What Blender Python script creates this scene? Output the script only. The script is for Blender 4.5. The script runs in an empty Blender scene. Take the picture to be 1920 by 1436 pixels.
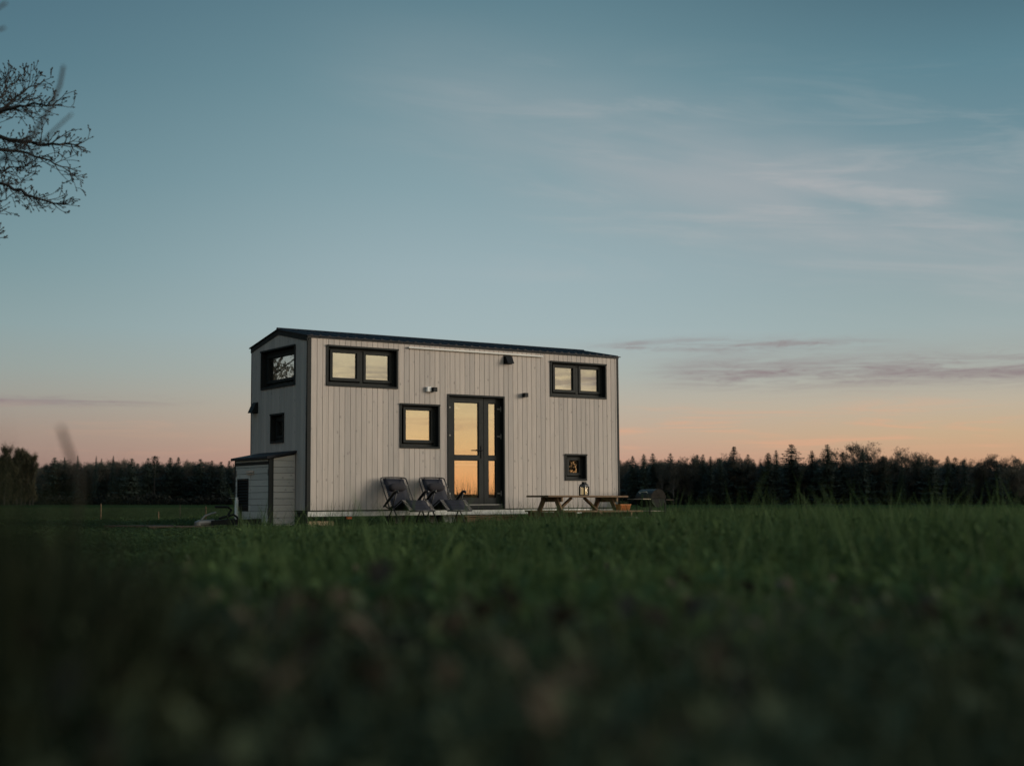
import bpy, bmesh, math, random
import numpy as np
from mathutils import Vector, Matrix, Euler

random.seed(7)
RNG = np.random.default_rng(7)
R = math.radians
S = bpy.context.scene
COL = S.collection

# ------------------------------------------------------------------ camera
cam_d = bpy.data.cameras.new('camera')
cam = bpy.data.objects.new('camera', cam_d)
COL.objects.link(cam)
cam.location = (0, 0, 0)
cam_d.sensor_width = 36.0
cam_d.lens = 47.9
cam_d.clip_start = 0.05
cam_d.clip_end = 6000
cam.rotation_euler = (R(90) + math.atan(228.5 / 2555.6), 0, 0)
cam_d.dof.use_dof = True
cam_d.dof.focus_distance = 26.5
cam_d.dof.aperture_fstop = 1.65
cam_d.dof.aperture_blades = 9
S.camera = cam

# ------------------------------------------------------------------ colour helpers
def lin(r, g, b):
    f = lambda c: c / 12.92 if c <= 0.04045 else ((c + 0.055) / 1.055) ** 2.4
    return (f(r / 255), f(g / 255), f(b / 255), 1.0)

# ------------------------------------------------------------------ world: dusk sky
SUN_AZ = Vector((1.0, 0.02)).normalized()
SUN_EL = R(9.0)
W = bpy.data.worlds.new('World')
S.world = W
W.use_nodes = True
nt = W.node_tree
nt.nodes.clear()

class NB:
    """tiny node builder"""
    def __init__(self, tree): self.t = tree
    def n(self, kind, **kw):
        nd = self.t.nodes.new(kind)
        for k, v in kw.items(): setattr(nd, k, v)
        return nd
    def l(self, a, b): self.t.links.new(a, b)
    def put(self, sock, v):
        if hasattr(v, 'node'): self.l(v, sock)
        else: sock.default_value = v
    def m(self, op, a, b=0.0, c=None, clamp=False):
        nd = self.n('ShaderNodeMath', operation=op, use_clamp=clamp)
        self.put(nd.inputs[0], a); self.put(nd.inputs[1], b)
        if c is not None: self.put(nd.inputs[2], c)
        return nd.outputs[0]
    def smooth(self, v, lo, hi):
        nd = self.n('ShaderNodeMapRange', interpolation_type='SMOOTHSTEP')
        self.put(nd.inputs['Value'], v)
        nd.inputs['From Min'].default_value = lo; nd.inputs['From Max'].default_value = hi
        return nd.outputs['Result']
    def mix(self, f, a, b, mode='MIX'):
        nd = self.n('ShaderNodeMix', data_type='RGBA', blend_type=mode)
        self.put(nd.inputs['Factor'], f)
        self.put(nd.inputs[6], a); self.put(nd.inputs[7], b)
        return nd.outputs[2]
    def ramp(self, v, stops, interp='LINEAR'):
        nd = self.n('ShaderNodeValToRGB')
        cr = nd.color_ramp; cr.interpolation = interp
        while len(cr.elements) < len(stops): cr.elements.new(0.5)
        for e, (p, c) in zip(cr.elements, stops):
            e.position = p; e.color = c
        self.put(nd.inputs[0], v)
        return nd.outputs[0]
    def noise(self, vec, scale, detail=4, rough=0.55, dist=0.0):
        nd = self.n('ShaderNodeTexNoise')
        if vec is not None: self.l(vec, nd.inputs['Vector'])
        nd.inputs['Scale'].default_value = scale; nd.inputs['Detail'].default_value = detail
        nd.inputs['Roughness'].default_value = rough; nd.inputs['Distortion'].default_value = dist
        return nd.outputs['Fac']
    def vec(self, x, y, z):
        nd = self.n('ShaderNodeCombineXYZ')
        for s, v in zip(nd.inputs, (x, y, z)): self.put(s, v)
        return nd.outputs[0]

b = NB(nt)
tc = b.n('ShaderNodeTexCoord')
sep = b.n('ShaderNodeSeparateXYZ'); b.l(tc.outputs['Generated'], sep.inputs[0])
dx, dy, dz = sep.outputs
h = b.m('SQRT', b.m('ADD', b.m('MULTIPLY', dx, dx), b.m('MULTIPLY', dy, dy)))
h = b.m('MAXIMUM', h, 0.001)
facing = b.m('DIVIDE', b.m('ADD', b.m('MULTIPLY', dx, SUN_AZ.x), b.m('MULTIPLY', dy, SUN_AZ.y)), h)
az = b.m('ARCTAN2', dx, dy)                       # 0 straight ahead, + to the right
el = b.m('MAXIMUM', dz, 0.0)
# east sky and its warmer side, a lens vignette painted in, and sunset side
zen = lin(70, 108, 132)
east = [(0, lin(140, 110, 107)), (.03, lin(155, 130, 121)), (.05, lin(159, 140, 129)), (.072, lin(157, 153, 144)),
        (.095, lin(150, 160, 156)), (.125, lin(139, 160, 162)), (.17, lin(121, 150, 156)), (.23, lin(104, 137, 147)),
        (.30, lin(86, 121, 134)), (.37, lin(73, 106, 122)), (.6, lin(62, 98, 118)), (1, zen)]
mid = [(0, lin(178, 129, 117)), (.03, lin(193, 151, 134)), (.05, lin(193, 167, 147)), (.072, lin(184, 175, 160)),
        (.095, lin(171, 178, 172)), (.125, lin(163, 181, 184)), (.17, lin(154, 175, 181)), (.23, lin(134, 161, 169)),
        (.30, lin(112, 144, 154)), (.37, lin(90, 124, 137)), (.6, lin(68, 105, 126)), (1, zen)]
warm = [(0, lin(192, 138, 116)), (.03, lin(204, 159, 128)), (.05, lin(200, 171, 138)), (.072, lin(190, 177, 157)),
        (.095, lin(169, 172, 165)), (.125, lin(156, 172, 172)), (.17, lin(138, 161, 166)), (.23, lin(116, 146, 156)),
        (.30, lin(93, 130, 143)), (.37, lin(67, 99, 113)), (.6, lin(60, 97, 118)), (1, zen)]
west = [(0, (1.42, .58, .20, 1)), (.02, (1.42, .66, .25, 1)), (.045, (1.28, .79, .35, 1)), (.075, (1.12, .86, .46, 1)),
        (.12, (.98, .85, .56, 1)), (.2, (.76, .71, .58, 1)), (.32, (.47, .52, .52, 1)), (.5, (.24, .32, .37, 1)), (1, zen)]
c_e = b.ramp(el, east); c_m = b.ramp(el, mid); c_w = b.ramp(el, warm); c_s = b.ramp(el, west)
col = b.mix(b.smooth(facing, -.40, -.02), b.mix(b.smooth(facing, -.80, -.42), c_m, c_e), c_m)
col = b.mix(b.smooth(facing, .02, .38), col, c_w)
# the afterglow is broadest behind the camera and to its right
glowdir = b.m('DIVIDE', b.m('ADD', b.m('MULTIPLY', dx, .85), b.m('MULTIPLY', dy, -.53)), h)
col = b.mix(b.smooth(glowdir, .12, .84), col, c_s)
# thin high cloud: a veil of cirrus that crosses the sky on the right, and low violet streaks
streak = b.vec(b.m('MULTIPLY', az, 5.0), b.m('MULTIPLY', b.m('ADD', el, b.m('MULTIPLY', az, .10)), 38.0), 3.0)
n1 = b.noise(streak, 1.0, 6, .6, .6)
broad = b.vec(b.m('MULTIPLY', az, 3.0), b.m('MULTIPLY', b.m('ADD', el, b.m('MULTIPLY', az, .18)), 13.0), 9.0)
n2 = b.noise(broad, 1.0, 4, .55, .4)
fine = b.vec(b.m('MULTIPLY', az, 22.0), b.m('MULTIPLY', b.m('ADD', el, b.m('MULTIPLY', az, .18)), 150.0), 1.0)
n3 = b.noise(fine, 1.0, 5, .65, 1.0)
def gauss(v, c, s):
    q = b.m('DIVIDE', b.m('SUBTRACT', v, c), s)
    return b.m('POWER', 2.718, b.m('MULTIPLY', b.m('MULTIPLY', q, q), -1.0))
slant = b.m('ADD', el, b.m('MULTIPLY', az, .24))
veil = b.m('MULTIPLY', gauss(slant, .272, .046), b.smooth(az, -.20, .16))
veil = b.m('MULTIPLY', veil, b.m('ADD', b.m('MULTIPLY', b.smooth(n2, .25, .70), .85), b.m('MULTIPLY', b.smooth(n1, .48, .72), .45)))
col = b.mix(b.m('MULTIPLY', veil, .78, clamp=True), col, lin(170, 173, 176))
wide = b.m('MULTIPLY', b.smooth(n1, .48, .75), b.m('MULTIPLY', b.smooth(el, .1, .16), b.smooth(el, .34, .24)))
wide = b.m('MULTIPLY', wide, b.smooth(az, -.1, .12))
col = b.mix(b.m('MULTIPLY', wide, .26), col, lin(178, 182, 182))
low = b.vec(b.m('MULTIPLY', az, 9.0), b.m('MULTIPLY', el, 120.0), 5.0)
n4 = b.noise(low, 1.0, 6, .62, .8)
n5 = b.noise(b.vec(b.m('MULTIPLY', az, 34.0), b.m('MULTIPLY', el, 210.0), 2.0), 1.0, 5, .6, 1.6)
band = b.m('ADD', b.m('MULTIPLY', gauss(el, .1155, .0045), b.m('MULTIPLY', b.smooth(az, .04, .1), b.smooth(az, .30, .2))),
           b.m('MULTIPLY', gauss(el, .0945, .0105), b.m('MULTIPLY', b.smooth(az, .08, .16), 1.15)))
band = b.m('ADD', band, b.m('MULTIPLY', gauss(b.m('SUBTRACT', el, b.m('MULTIPLY', b.m('ADD', az, .36), .015)), .0715, .0035), b.smooth(az, -.2, -.31)))
cl = b.m('MULTIPLY', band, b.m('ADD', b.m('MULTIPLY', b.smooth(n4, .36, .62), .8), b.m('MULTIPLY', b.smooth(n5, .45, .7), .4)))
col = b.mix(b.m('MULTIPLY', cl, .82, clamp=True), col, lin(144, 131, 133))
glow = b.m('MULTIPLY', b.smooth(n4, .5, .7), b.m('MULTIPLY', gauss(el, .052, .018), .62))
glow = b.m('MULTIPLY', glow, b.m('ADD', b.m('MULTIPLY', b.smooth(az, -.25, .2), .75), .25))
col = b.mix(glow, col, lin(224, 168, 136))
# physical sky underneath, sun at the horizon
sky = b.n('ShaderNodeTexSky', sky_type='NISHITA')
sky.sun_disc = False
sky.sun_elevation = SUN_EL
sky.sun_rotation = math.atan2(SUN_AZ.x, SUN_AZ.y)
bg1 = b.n('ShaderNodeBackground'); b.l(col, bg1.inputs[0]); bg1.inputs[1].default_value = 0.97
bg2 = b.n('ShaderNodeBackground'); b.l(sky.outputs[0], bg2.inputs[0]); bg2.inputs[1].default_value = 0.004
add = b.n('ShaderNodeAddShader'); b.l(bg1.outputs[0], add.inputs[0]); b.l(bg2.outputs[0], add.inputs[1])
wo = b.n('ShaderNodeOutputWorld'); b.l(add.outputs[0], wo.inputs[0])
W.cycles.sampling_method = 'MANUAL'
W.cycles.sample_map_resolution = 1024

# ------------------------------------------------------------------ afterglow
sd = bpy.data.lights.new('sun', 'SUN')
sd.energy = 2.9
sd.angle = R(27)
sd.color = (1.0, .88, .72)
sun = bpy.data.objects.new('sun', sd); COL.objects.link(sun)
sdir = Vector((SUN_AZ.x * math.cos(SUN_EL), SUN_AZ.y * math.cos(SUN_EL), math.sin(SUN_EL)))
sun.rotation_euler = sdir.to_track_quat('Z', 'Y').to_euler()

S.view_settings.view_transform = 'Standard'
S.view_settings.look = 'None'
S.view_settings.exposure = 0
S.view_settings.gamma = 1
S.view_settings.use_curve_mapping = False
S.render.engine = 'CYCLES'
S.cycles.use_denoising = True
S.cycles.max_bounces = 8
S.cycles.transparent_max_bounces = 16
S.cycles.sample_clamp_indirect = 4

# ------------------------------------------------------------------ materials
def new_mat(name):
    m = bpy.data.materials.new(name); m.use_nodes = True
    m.node_tree.nodes.clear()
    return m, NB(m.node_tree)

def pbr(name, color, rough=.6, metal=0.0, vary=.12, scale=8.0, bump=0.0, bscale=60.0, stretch=None, obj_var=0.0, spec=.4):
    m, q = new_mat(name)
    tcn = q.n('ShaderNodeTexCoord'); v = tcn.outputs['Object']
    if stretch:
        mp = q.n('ShaderNodeMapping'); mp.inputs['Scale'].default_value = stretch; q.l(v, mp.inputs[0]); v = mp.outputs[0]
    n = q.noise(v, scale, 5, .6)
    c = tuple(color[:3]) + (1,)
    lo = tuple(x * (1 - vary * 1.6) for x in c[:3]) + (1,); hi = tuple(min(1, x * (1 + vary * 1.6)) for x in c[:3]) + (1,)
    colr = q.ramp(n, [(.25, lo), (.75, hi)])
    if obj_var:
        oi = q.n('ShaderNodeObjectInfo')
        k = q.m('ADD', q.m('MULTIPLY', oi.outputs['Random'], obj_var * 2), 1 - obj_var)
        colr = q.mix(1.0, colr, q.vec(k, k, k), 'MULTIPLY')
    p = q.n('ShaderNodeBsdfPrincipled'); q.l(colr, p.inputs['Base Color'])
    p.inputs['Metallic'].default_value = metal
    p.inputs['Specular IOR Level'].default_value = spec
    q.l(q.m('ADD', q.m('MULTIPLY', q.noise(v, scale * 3, 3), .25), rough - .12), p.inputs['Roughness'])
    if bump:
        bn = q.n('ShaderNodeBump'); bn.inputs['Strength'].default_value = bump; bn.inputs['Distance'].default_value = .01
        q.l(q.noise(v, bscale, 4), bn.inputs['Height']); q.l(bn.outputs[0], p.inputs['Normal'])
    o = q.n('ShaderNodeOutputMaterial'); q.l(p.outputs[0], o.inputs[0])
    return m

def wood_cladding(name, base, horizontal=False):
    """whitewashed softwood: grain along the board, grey knots, each board its own tone"""
    m, q = new_mat(name)
    tcn = q.n('ShaderNodeTexCoord'); oi = q.n('ShaderNodeObjectInfo')
    off = q.m('MULTIPLY', oi.outputs['Random'], 137.0)
    addv = q.n('ShaderNodeVectorMath', operation='ADD'); q.l(tcn.outputs['Object'], addv.inputs[0]); q.l(q.vec(off, off, off), addv.inputs[1])
    mp = q.n('ShaderNodeMapping')
    mp.inputs['Scale'].default_value = (2.2, 2.2, 32) if horizontal else (34, 34, 2.0)
    q.l(addv.outputs[0], mp.inputs[0])
    grain = q.noise(mp.outputs[0], 1.0, 6, .62, .9)
    mp2 = q.n('ShaderNodeMapping')
    mp2.inputs['Scale'].default_value = (6, 6, 9) if horizontal else (9, 9, 5.5)
    q.l(addv.outputs[0], mp2.inputs[0])
    vo = q.n('ShaderNodeTexVoronoi'); vo.inputs['Scale'].default_value = 1.0; q.l(mp2.outputs[0], vo.inputs['Vector'])
    wv = q.noise(mp2.outputs[0], 2.3, 3, .6)
    pick = q.n('ShaderNodeSeparateColor'); q.l(vo.outputs['Color'], pick.inputs[0])
    knot = q.m('MULTIPLY', q.smooth(q.m('ADD', vo.outputs['Distance'], q.m('MULTIPLY', wv, .12)), .27, .14), q.smooth(pick.outputs[0], .45, .6))
    c0 = tuple(x * .86 for x in base) + (1,); c1 = tuple(x * 1.08 for x in base) + (1,)
    colr = q.ramp(grain, [(.28, c0), (.72, c1)])
    k = q.m('ADD', q.m('MULTIPLY', oi.outputs['Random'], .22), .89)
    colr = q.mix(1.0, colr, q.vec(k, q.m('ADD', q.m('MULTIPLY', k, .9), .1), q.m('ADD', q.m('MULTIPLY', k, .8), .2)), 'MULTIPLY')
    colr = q.mix(q.m('MULTIPLY', knot, .55), colr, tuple(x * .42 for x in base) + (1,))
    p = q.n('ShaderNodeBsdfPrincipled'); q.l(colr, p.inputs['Base Color']); p.inputs['Roughness'].default_value = .72
    p.inputs['Specular IOR Level'].default_value = .25
    bn = q.n('ShaderNodeBump'); bn.inputs['Strength'].default_value = .35; bn.inputs['Distance'].default_value = .004
    q.l(grain, bn.inputs['Height']); q.l(bn.outputs[0], p.inputs['Normal'])
    o = q.n('ShaderNodeOutputMaterial'); q.l(p.outputs[0], o.inputs[0])
    return m

def glass(name, refl=.4, tint=(.8, .82, .8, 1), wobble=.0):
    m, q = new_mat(name)
    g = q.n('ShaderNodeBsdfGlossy'); g.inputs['Roughness'].default_value = 0.012; g.inputs['Color'].default_value = (.95, .95, .95, 1)
    t = q.n('ShaderNodeBsdfTransparent'); t.inputs['Color'].default_value = tint
    fr = q.n('ShaderNodeLayerWeight'); fr.inputs['Blend'].default_value = .35
    if wobble:
        tcn = q.n('ShaderNodeTexCoord')
        bn = q.n('ShaderNodeBump'); bn.inputs['Strength'].default_value = wobble; bn.inputs['Distance'].default_value = .02
        q.l(q.noise(tcn.outputs['Object'], 1.4, 2), bn.inputs['Height']); q.l(bn.outputs[0], g.inputs['Normal'])
    mx = q.n('ShaderNodeMixShader')
    q.l(q.m('ADD', q.m('MULTIPLY', fr.outputs['Facing'], .2 if refl else .02), refl, clamp=True), mx.inputs[0])
    q.l(t.outputs[0], mx.inputs[1]); q.l(g.outputs[0], mx.inputs[2])
    o = q.n('ShaderNodeOutputMaterial'); q.l(mx.outputs[0], o.inputs[0])
    return m

def leafy(name, c_lo, c_hi, transl=.3, rough=.6, by_pos=0.0, hue=None, island=.45):
    """thin leaves: diffuse plus some light through the blade, tone differs from tuft to tuft"""
    m, q = new_mat(name)
    oi = q.n('ShaderNodeObjectInfo')
    geo = q.n('ShaderNodeNewGeometry')
    n = q.noise(geo.outputs['Position'], .35, 4, .6) if by_pos else None
    f = oi.outputs['Random']
    if n: f = q.m('ADD', q.m('MULTIPLY', f, 1 - by_pos), q.m('MULTIPLY', q.smooth(n, .35, .65), by_pos))
    st = [(0, tuple(c_lo) + (1,)), (.8, tuple(c_hi) + (1,))]
    if hue: st.append((1.0, tuple(hue) + (1,)))
    colr = q.ramp(f, st)
    k = q.m('ADD', q.m('MULTIPLY', geo.outputs['Random Per Island'], island * 2), 1 - island)
    colr = q.mix(1.0, colr, q.vec(k, q.m('ADD', q.m('MULTIPLY', k, .9), .1), k), 'MULTIPLY')
    p = q.n('ShaderNodeBsdfPrincipled'); q.l(colr, p.inputs['Base Color']); p.inputs['Roughness'].default_value = rough
    p.inputs['Specular IOR Level'].default_value = .06
    tr = q.n('ShaderNodeBsdfTranslucent'); q.l(colr, tr.inputs[0])
    mx = q.n('ShaderNodeMixShader'); mx.inputs[0].default_value = transl
    q.l(p.outputs[0], mx.inputs[1]); q.l(tr.outputs[0], mx.inputs[2])
    o = q.n('ShaderNodeOutputMaterial'); q.l(mx.outputs[0], o.inputs[0])
    return m

M = dict(
    clad=wood_cladding('whitewashed_pine', (.48, .432, .395)),
    clad_h=wood_cladding('whitewashed_pine_level', (.52, .50, .46), True),
    dark=pbr('anthracite_coat', (.017, .020, .020), .62, vary=.1, scale=5, bump=.05, spec=.18),
    darker=pbr('black_coat', (.010, .011, .012), .6, vary=.15, spec=.2),
    fascia=pbr('grey_coat', (.062, .066, .070), .6, vary=.1, scale=5, spec=.25),
    roof=pbr('roof_steel', (.016, .018, .024), .6, vary=.12, scale=3, spec=.2),
    membrane=pbr('black_membrane', (.012, .012, .012), .9),
    galv=pbr('galvanised_steel', (.46, .48, .47), .5, .35, vary=.22, scale=14),
    white=pbr('white_paint', (.72, .71, .67), .5, vary=.06),
    plastic=pbr('white_plastic', (.78, .78, .76), .4, vary=.03),
    inner=pbr('cream_lining', (.58, .52, .40), .8, vary=.05),
    blind=pbr('cream_blind', (.30, .265, .20), .85, vary=.04, scale=20),
    inner_white=pbr('white_lining', (.86, .84, .78), .7, vary=.03),
    alu=pbr('brushed_aluminium', (.20, .20, .19), .5, .5, vary=.08, spec=.3),
    lens=pbr('lamp_lens', (.65, .65, .62), .3, vary=.03),
    glass=glass('coated_glass', .36, (.92, .93, .92, 1), .012), lantern_glass=glass('lantern_glass', .0, (.95, .93, .88, 1)),
    rubber=pbr('tyre_rubber', (.015, .015, .015), .85),
    timber=pbr('weathered_timber', (.185, .115, .062), .75, vary=.3, scale=6, stretch=(1.5, 14, 14), bump=.25, bscale=14, obj_var=.15),
    pale_wood=pbr('pale_plank', (.50, .38, .24), .75, vary=.25, scale=5, stretch=(1.5, 14, 14), bump=.2, obj_var=.12),
    pallet=pbr('old_dark_wood', (.075, .052, .038), .85, vary=.3, scale=8, bump=.3, obj_var=.3),
    sling=pbr('charcoal_sling', (.017, .018, .028), .7, vary=.1, scale=60, bump=.2, bscale=300),
    pillow=pbr('charcoal_pillow', (.022, .021, .027), .85, vary=.12, scale=30),
    tube=pbr('black_tube', (.014, .014, .016), .4, vary=.1),
    cord=pbr('grey_cord', (.42, .41, .41), .8, vary=.05),
    grill=pbr('grill_enamel', (.008, .011, .014), .45, vary=.2, scale=12, spec=.25),
    grill_end=pbr('grill_worn_steel', (.030, .027, .023), .8, vary=.35, scale=16, spec=.1),
    steel=pbr('steel', (.50, .47, .42), .35, .8, vary=.15),
    orange=pbr('orange_clay', (.46, .15, .028), .6, vary=.22, scale=14, bump=.15),
    stone=pbr('pale_stone', (.46, .44, .41), .85, vary=.25, scale=16, bump=.4),
    reflector=pbr('amber_reflector', (.62, .10, .015), .35, vary=.08),
    bark=pbr('dark_bark', (.030, .027, .025), .9, vary=.3, scale=12, bump=.4),
    far_bark=pbr('far_bark', (.022, .020, .018), .9, vary=.3, scale=2),
    birch=pbr('birch_bark', (.13, .12, .11), .85, vary=.4, scale=3),
    spruce=leafy('spruce_needles', (.034, .050, .046), (.058, .080, .066), .15),  # bluish haze of distance mixed into the needle colour
    pine=leafy('pine_needles', (.026, .036, .028), (.044, .058, .040), .1),
    bud=leafy('budding_twigs', (.080, .078, .066), (.115, .110, .088), .2),  # lightened to carry the far wood's haze in the colour
    willow=leafy('pale_budding_twigs', (.050, .047, .030), (.075, .070, .044), .15),
    under=leafy('undergrowth_leaves', (.034, .042, .040), (.050, .058, .050), .0),  # paler leaf colour, distance haze painted in
    grass=leafy('meadow_grass', (.040, .069, .028), (.082, .130, .049), .35, .6, .5, (.095, .10, .048)),
    short=leafy('pasture_grass', (.030, .050, .022), (.050, .078, .034), .3, .6, .6),
    herb=leafy('dark_herbs', (.042, .058, .035), (.078, .096, .054), .25, .7, .5, (.085, .076, .052), .3),  # foreground darkening mixed into the herb colour
    litter=leafy('dead_leaves', (.040, .036, .027), (.068, .060, .045), .1, .85, .3, (.13, .122, .105)),
    weed=leafy('dark_weeds', (.018, .025, .014), (.032, .040, .022), .2, .7),
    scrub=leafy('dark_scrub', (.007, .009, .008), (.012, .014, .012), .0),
    straw=leafy('dry_stalks', (.08, .066, .045), (.13, .108, .075), .2),
    stalk=leafy('dark_stalk', (.028, .024, .020), (.03, .026, .022), .05),
    brown=leafy('brown_leaves', (.060, .038, .018), (.10, .062, .030), .1),
)

# ------------------------------------------------------------------ mesh helpers
class MB:
    def __init__(self): self.v = []; self.f = []
    def poly(self, pts):
        i = len(self.v); self.v += [tuple(p) for p in pts]; self.f.append(tuple(range(i, i + len(pts)))); return self
    def hexa(self, a, c):
        """8 corners: a = bottom ring of four, c = top ring of four"""
        i = len(self.v); self.v += [tuple(p) for p in a] + [tuple(p) for p in c]
        self.f += [(i + 3, i + 2, i + 1, i), (i + 4, i + 5, i + 6, i + 7)]
        for k in range(4):
            j = (k + 1) % 4; self.f.append((i + k, i + j, i + 4 + j, i + 4 + k))
        return self
    def box(self, x0, x1, y0, y1, z0, z1, fn=None):
        fn = fn or (lambda x, y, z: (x, y, z))
        r = [(x0, y0), (x1, y0), (x1, y1), (x0, y1)]
        return self.hexa([fn(x, y, z0) for x, y in r], [fn(x, y, z1) for x, y in r])
    def bar(self, p, q, w, t, up=(0, 0, 1)):
        """a straight batten of section w x t from p to q"""
        p, q = Vector(p), Vector(q); d = (q - p).normalized(); s = d.cross(Vector(up))
        if s.length < 1e-4: s = d.cross(Vector((1, 0, 0)))
        s.normalize(); n = s.cross(d).normalized()
        ring = lambda o: [o + s * w / 2 + n * t / 2, o - s * w / 2 + n * t / 2, o - s * w / 2 - n * t / 2, o + s * w / 2 - n * t / 2]
        return self.hexa(ring(p), ring(q))
    def tube(self, pts, r, n=8, cap=True):
        pts = [Vector(p) for p in pts]
        rs = r if isinstance(r, (list, tuple)) else [r] * len(pts)
        base = len(self.v); prev = None
        for k, p in enumerate(pts):
            d = (pts[min(k + 1, len(pts) - 1)] - pts[max(k - 1, 0)])
            d = d.normalized() if d.length > 1e-9 else Vector((0, 0, 1))
            if prev is None:
                s = d.cross(Vector((0, 0, 1)) if abs(d.z) < .9 else Vector((1, 0, 0))).normalized()
            else:
                s = prev - d * prev.dot(d); s = s.normalized() if s.length > 1e-6 else d.orthogonal().normalized()
            prev = s; t = d.cross(s)
            for a in range(n):
                an = 2 * math.pi * a / n
                self.v.append(tuple(p + (s * math.cos(an) + t * math.sin(an)) * rs[k]))
        for k in range(len(pts) - 1):
            for a in range(n):
                c = (a + 1) % n
                self.f.append((base + k * n + a, base + k * n + c, base + (k + 1) * n + c, base + (k + 1) * n + a))
        if cap:
            self.f.append(tuple(base + a for a in range(n))[::-1])
            self.f.append(tuple(base + (len(pts) - 1) * n + a for a in range(n)))
        return self
    def mesh(self, name, m, smooth=False, bevel=0.0):
        me = bpy.data.meshes.new(name); me.from_pydata(self.v, [], self.f)
        if bevel:
            bm = bmesh.new(); bm.from_mesh(me)
            bmesh.ops.remove_doubles(bm, verts=bm.verts, dist=1e-5)
            bmesh.ops.bevel(bm, geom=[e for e in bm.edges if len(e.link_faces) == 2 and e.calc_face_angle(0) > .5], offset=bevel, segments=1, affect='EDGES', clamp_overlap=True)
            bm.to_mesh(me); bm.free()
        me.materials.append(m)
        if smooth: me.shade_smooth()
        me.update()
        return me
    def build(self, name, m, parent=None, smooth=False, bevel=0.0):
        return link(name, self.mesh(name, m, smooth, bevel), parent)

def link(name, me, parent=None):
    o = bpy.data.objects.new(name, me); COL.objects.link(o)
    if parent is not None: o.parent = parent
    return o

def np_mesh(name, V, F, m):
    """V (n,3), F (k,3 or 4) arrays -> mesh"""
    me = bpy.data.meshes.new(name)
    V = np.asarray(V, dtype=np.float32); F = np.asarray(F, dtype=np.int32)
    me.vertices.add(len(V)); me.vertices.foreach_set('co', V.ravel())
    k = F.shape[1]
    me.loops.add(F.size); me.loops.foreach_set('vertex_index', F.ravel())
    me.polygons.add(len(F)); me.polygons.foreach_set('loop_start', np.arange(0, F.size, k, dtype=np.int32))
    me.update(calc_edges=True)
    if m: me.materials.append(m)
    return me

def tag(o, label=None, cat=None, group=None, kind=None):
    if label: o['label'] = label
    if cat: o['category'] = cat
    if group: o['group'] = group
    if kind: o['kind'] = kind
    return o

def empty(name, loc=(0, 0, 0), rz=0):
    o = bpy.data.objects.new(name, None); COL.objects.link(o)
    o.location = loc; o.rotation_euler = (0, 0, rz); o.empty_display_size = .2
    return o

def copy_tree(o, parent=None):
    c = o.copy(); COL.objects.link(c)
    if parent is not None: c.parent = parent
    for ch in list(o.children): copy_tree(ch, c)
    return c

# ------------------------------------------------------------------ ground
def sstep(v, lo, hi):
    t = np.clip((v - lo) / (hi - lo), 0, 1); return t * t * (3 - 2 * t)
def ground_z(x, y):
    x = np.asarray(x, float); y = np.asarray(y, float)
    d = np.hypot(x, y)
    z = -.50 + .50 * sstep(d, 45, 380) + .0 * x
    z = z + .13 * sstep(x, -.4, 2.6) * np.exp(-((y - 9.5) / 5.5) ** 2)
    z = z + .02 * np.sin(x * .9 + 1.3) * np.sin(y * .7) * np.exp(-(d / 60) ** 2)
    z = z + .11 * (1 - sstep(d, 1.2, 5.5))
    z = z + .08 * np.exp(-((x + .62) / .3) ** 2 - ((y - 1.6) / .6) ** 2)
    z = z + 14 * sstep(d, 700, 1500)
    return z

m, q = new_mat('field_ground')
tcn = q.n('ShaderNodeTexCoord')
n_a = q.noise(tcn.outputs['Object'], .06, 5, .6); n_b = q.noise(tcn.outputs['Object'], 1.3, 6, .7)
c = q.mix(q.smooth(n_a, .35, .65), (.022, .042, .017, 1), (.034, .056, .024, 1))
c = q.mix(q.m('MULTIPLY', q.smooth(n_b, .45, .75), .45), c, (.014, .022, .010, 1))
sp = q.n('ShaderNodeSeparateXYZ'); q.l(tcn.outputs['Object'], sp.inputs[0])
rr = q.m('SQRT', q.m('ADD', q.m('MULTIPLY', sp.outputs[0], sp.outputs[0]), q.m('MULTIPLY', sp.outputs[1], sp.outputs[1])))
soil = q.ramp(n_b, [(.3, (.018, .020, .014, 1)), (.7, (.036, .034, .026, 1))])
c = q.mix(q.smooth(q.m('ADD', rr, q.m('MULTIPLY', n_b, 3.0)), 7.0, 14.0), soil, c)  # soil ring near the camera also carries the foreground darkness
p = q.n('ShaderNodeBsdfPrincipled'); q.l(c, p.inputs['Base Color']); p.inputs['Roughness'].default_value = .95
p.inputs['Specular IOR Level'].default_value = .0
bn = q.n('ShaderNodeBump'); bn.inputs['Strength'].default_value = .6; bn.inputs['Distance'].default_value = .05
q.l(n_b, bn.inputs['Height']); q.l(bn.outputs[0], p.inputs['Normal'])
o = q.n('ShaderNodeOutputMaterial'); q.l(p.outputs[0], o.inputs[0])
rad = np.concatenate([[0.0], np.geomspace(.3, 2500, 110)]); ang = np.linspace(0, 2 * np.pi, 144, endpoint=False)
X = rad[:, None] * np.sin(ang); Y = rad[:, None] * np.cos(ang)
V = np.stack([X, Y, ground_z(X, Y)], -1).reshape(-1, 3)
na = len(ang); i, j = np.meshgrid(np.arange(len(rad) - 1), np.arange(na), indexing='ij')
F = np.stack([i * na + j, i * na + (j + 1) % na, (i + 1) * na + (j + 1) % na, (i + 1) * na + j], -1).reshape(-1, 4)
field = link('field', np_mesh('field', V, F, m)); field.data.shade_smooth()
tag(field, kind='structure')

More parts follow.
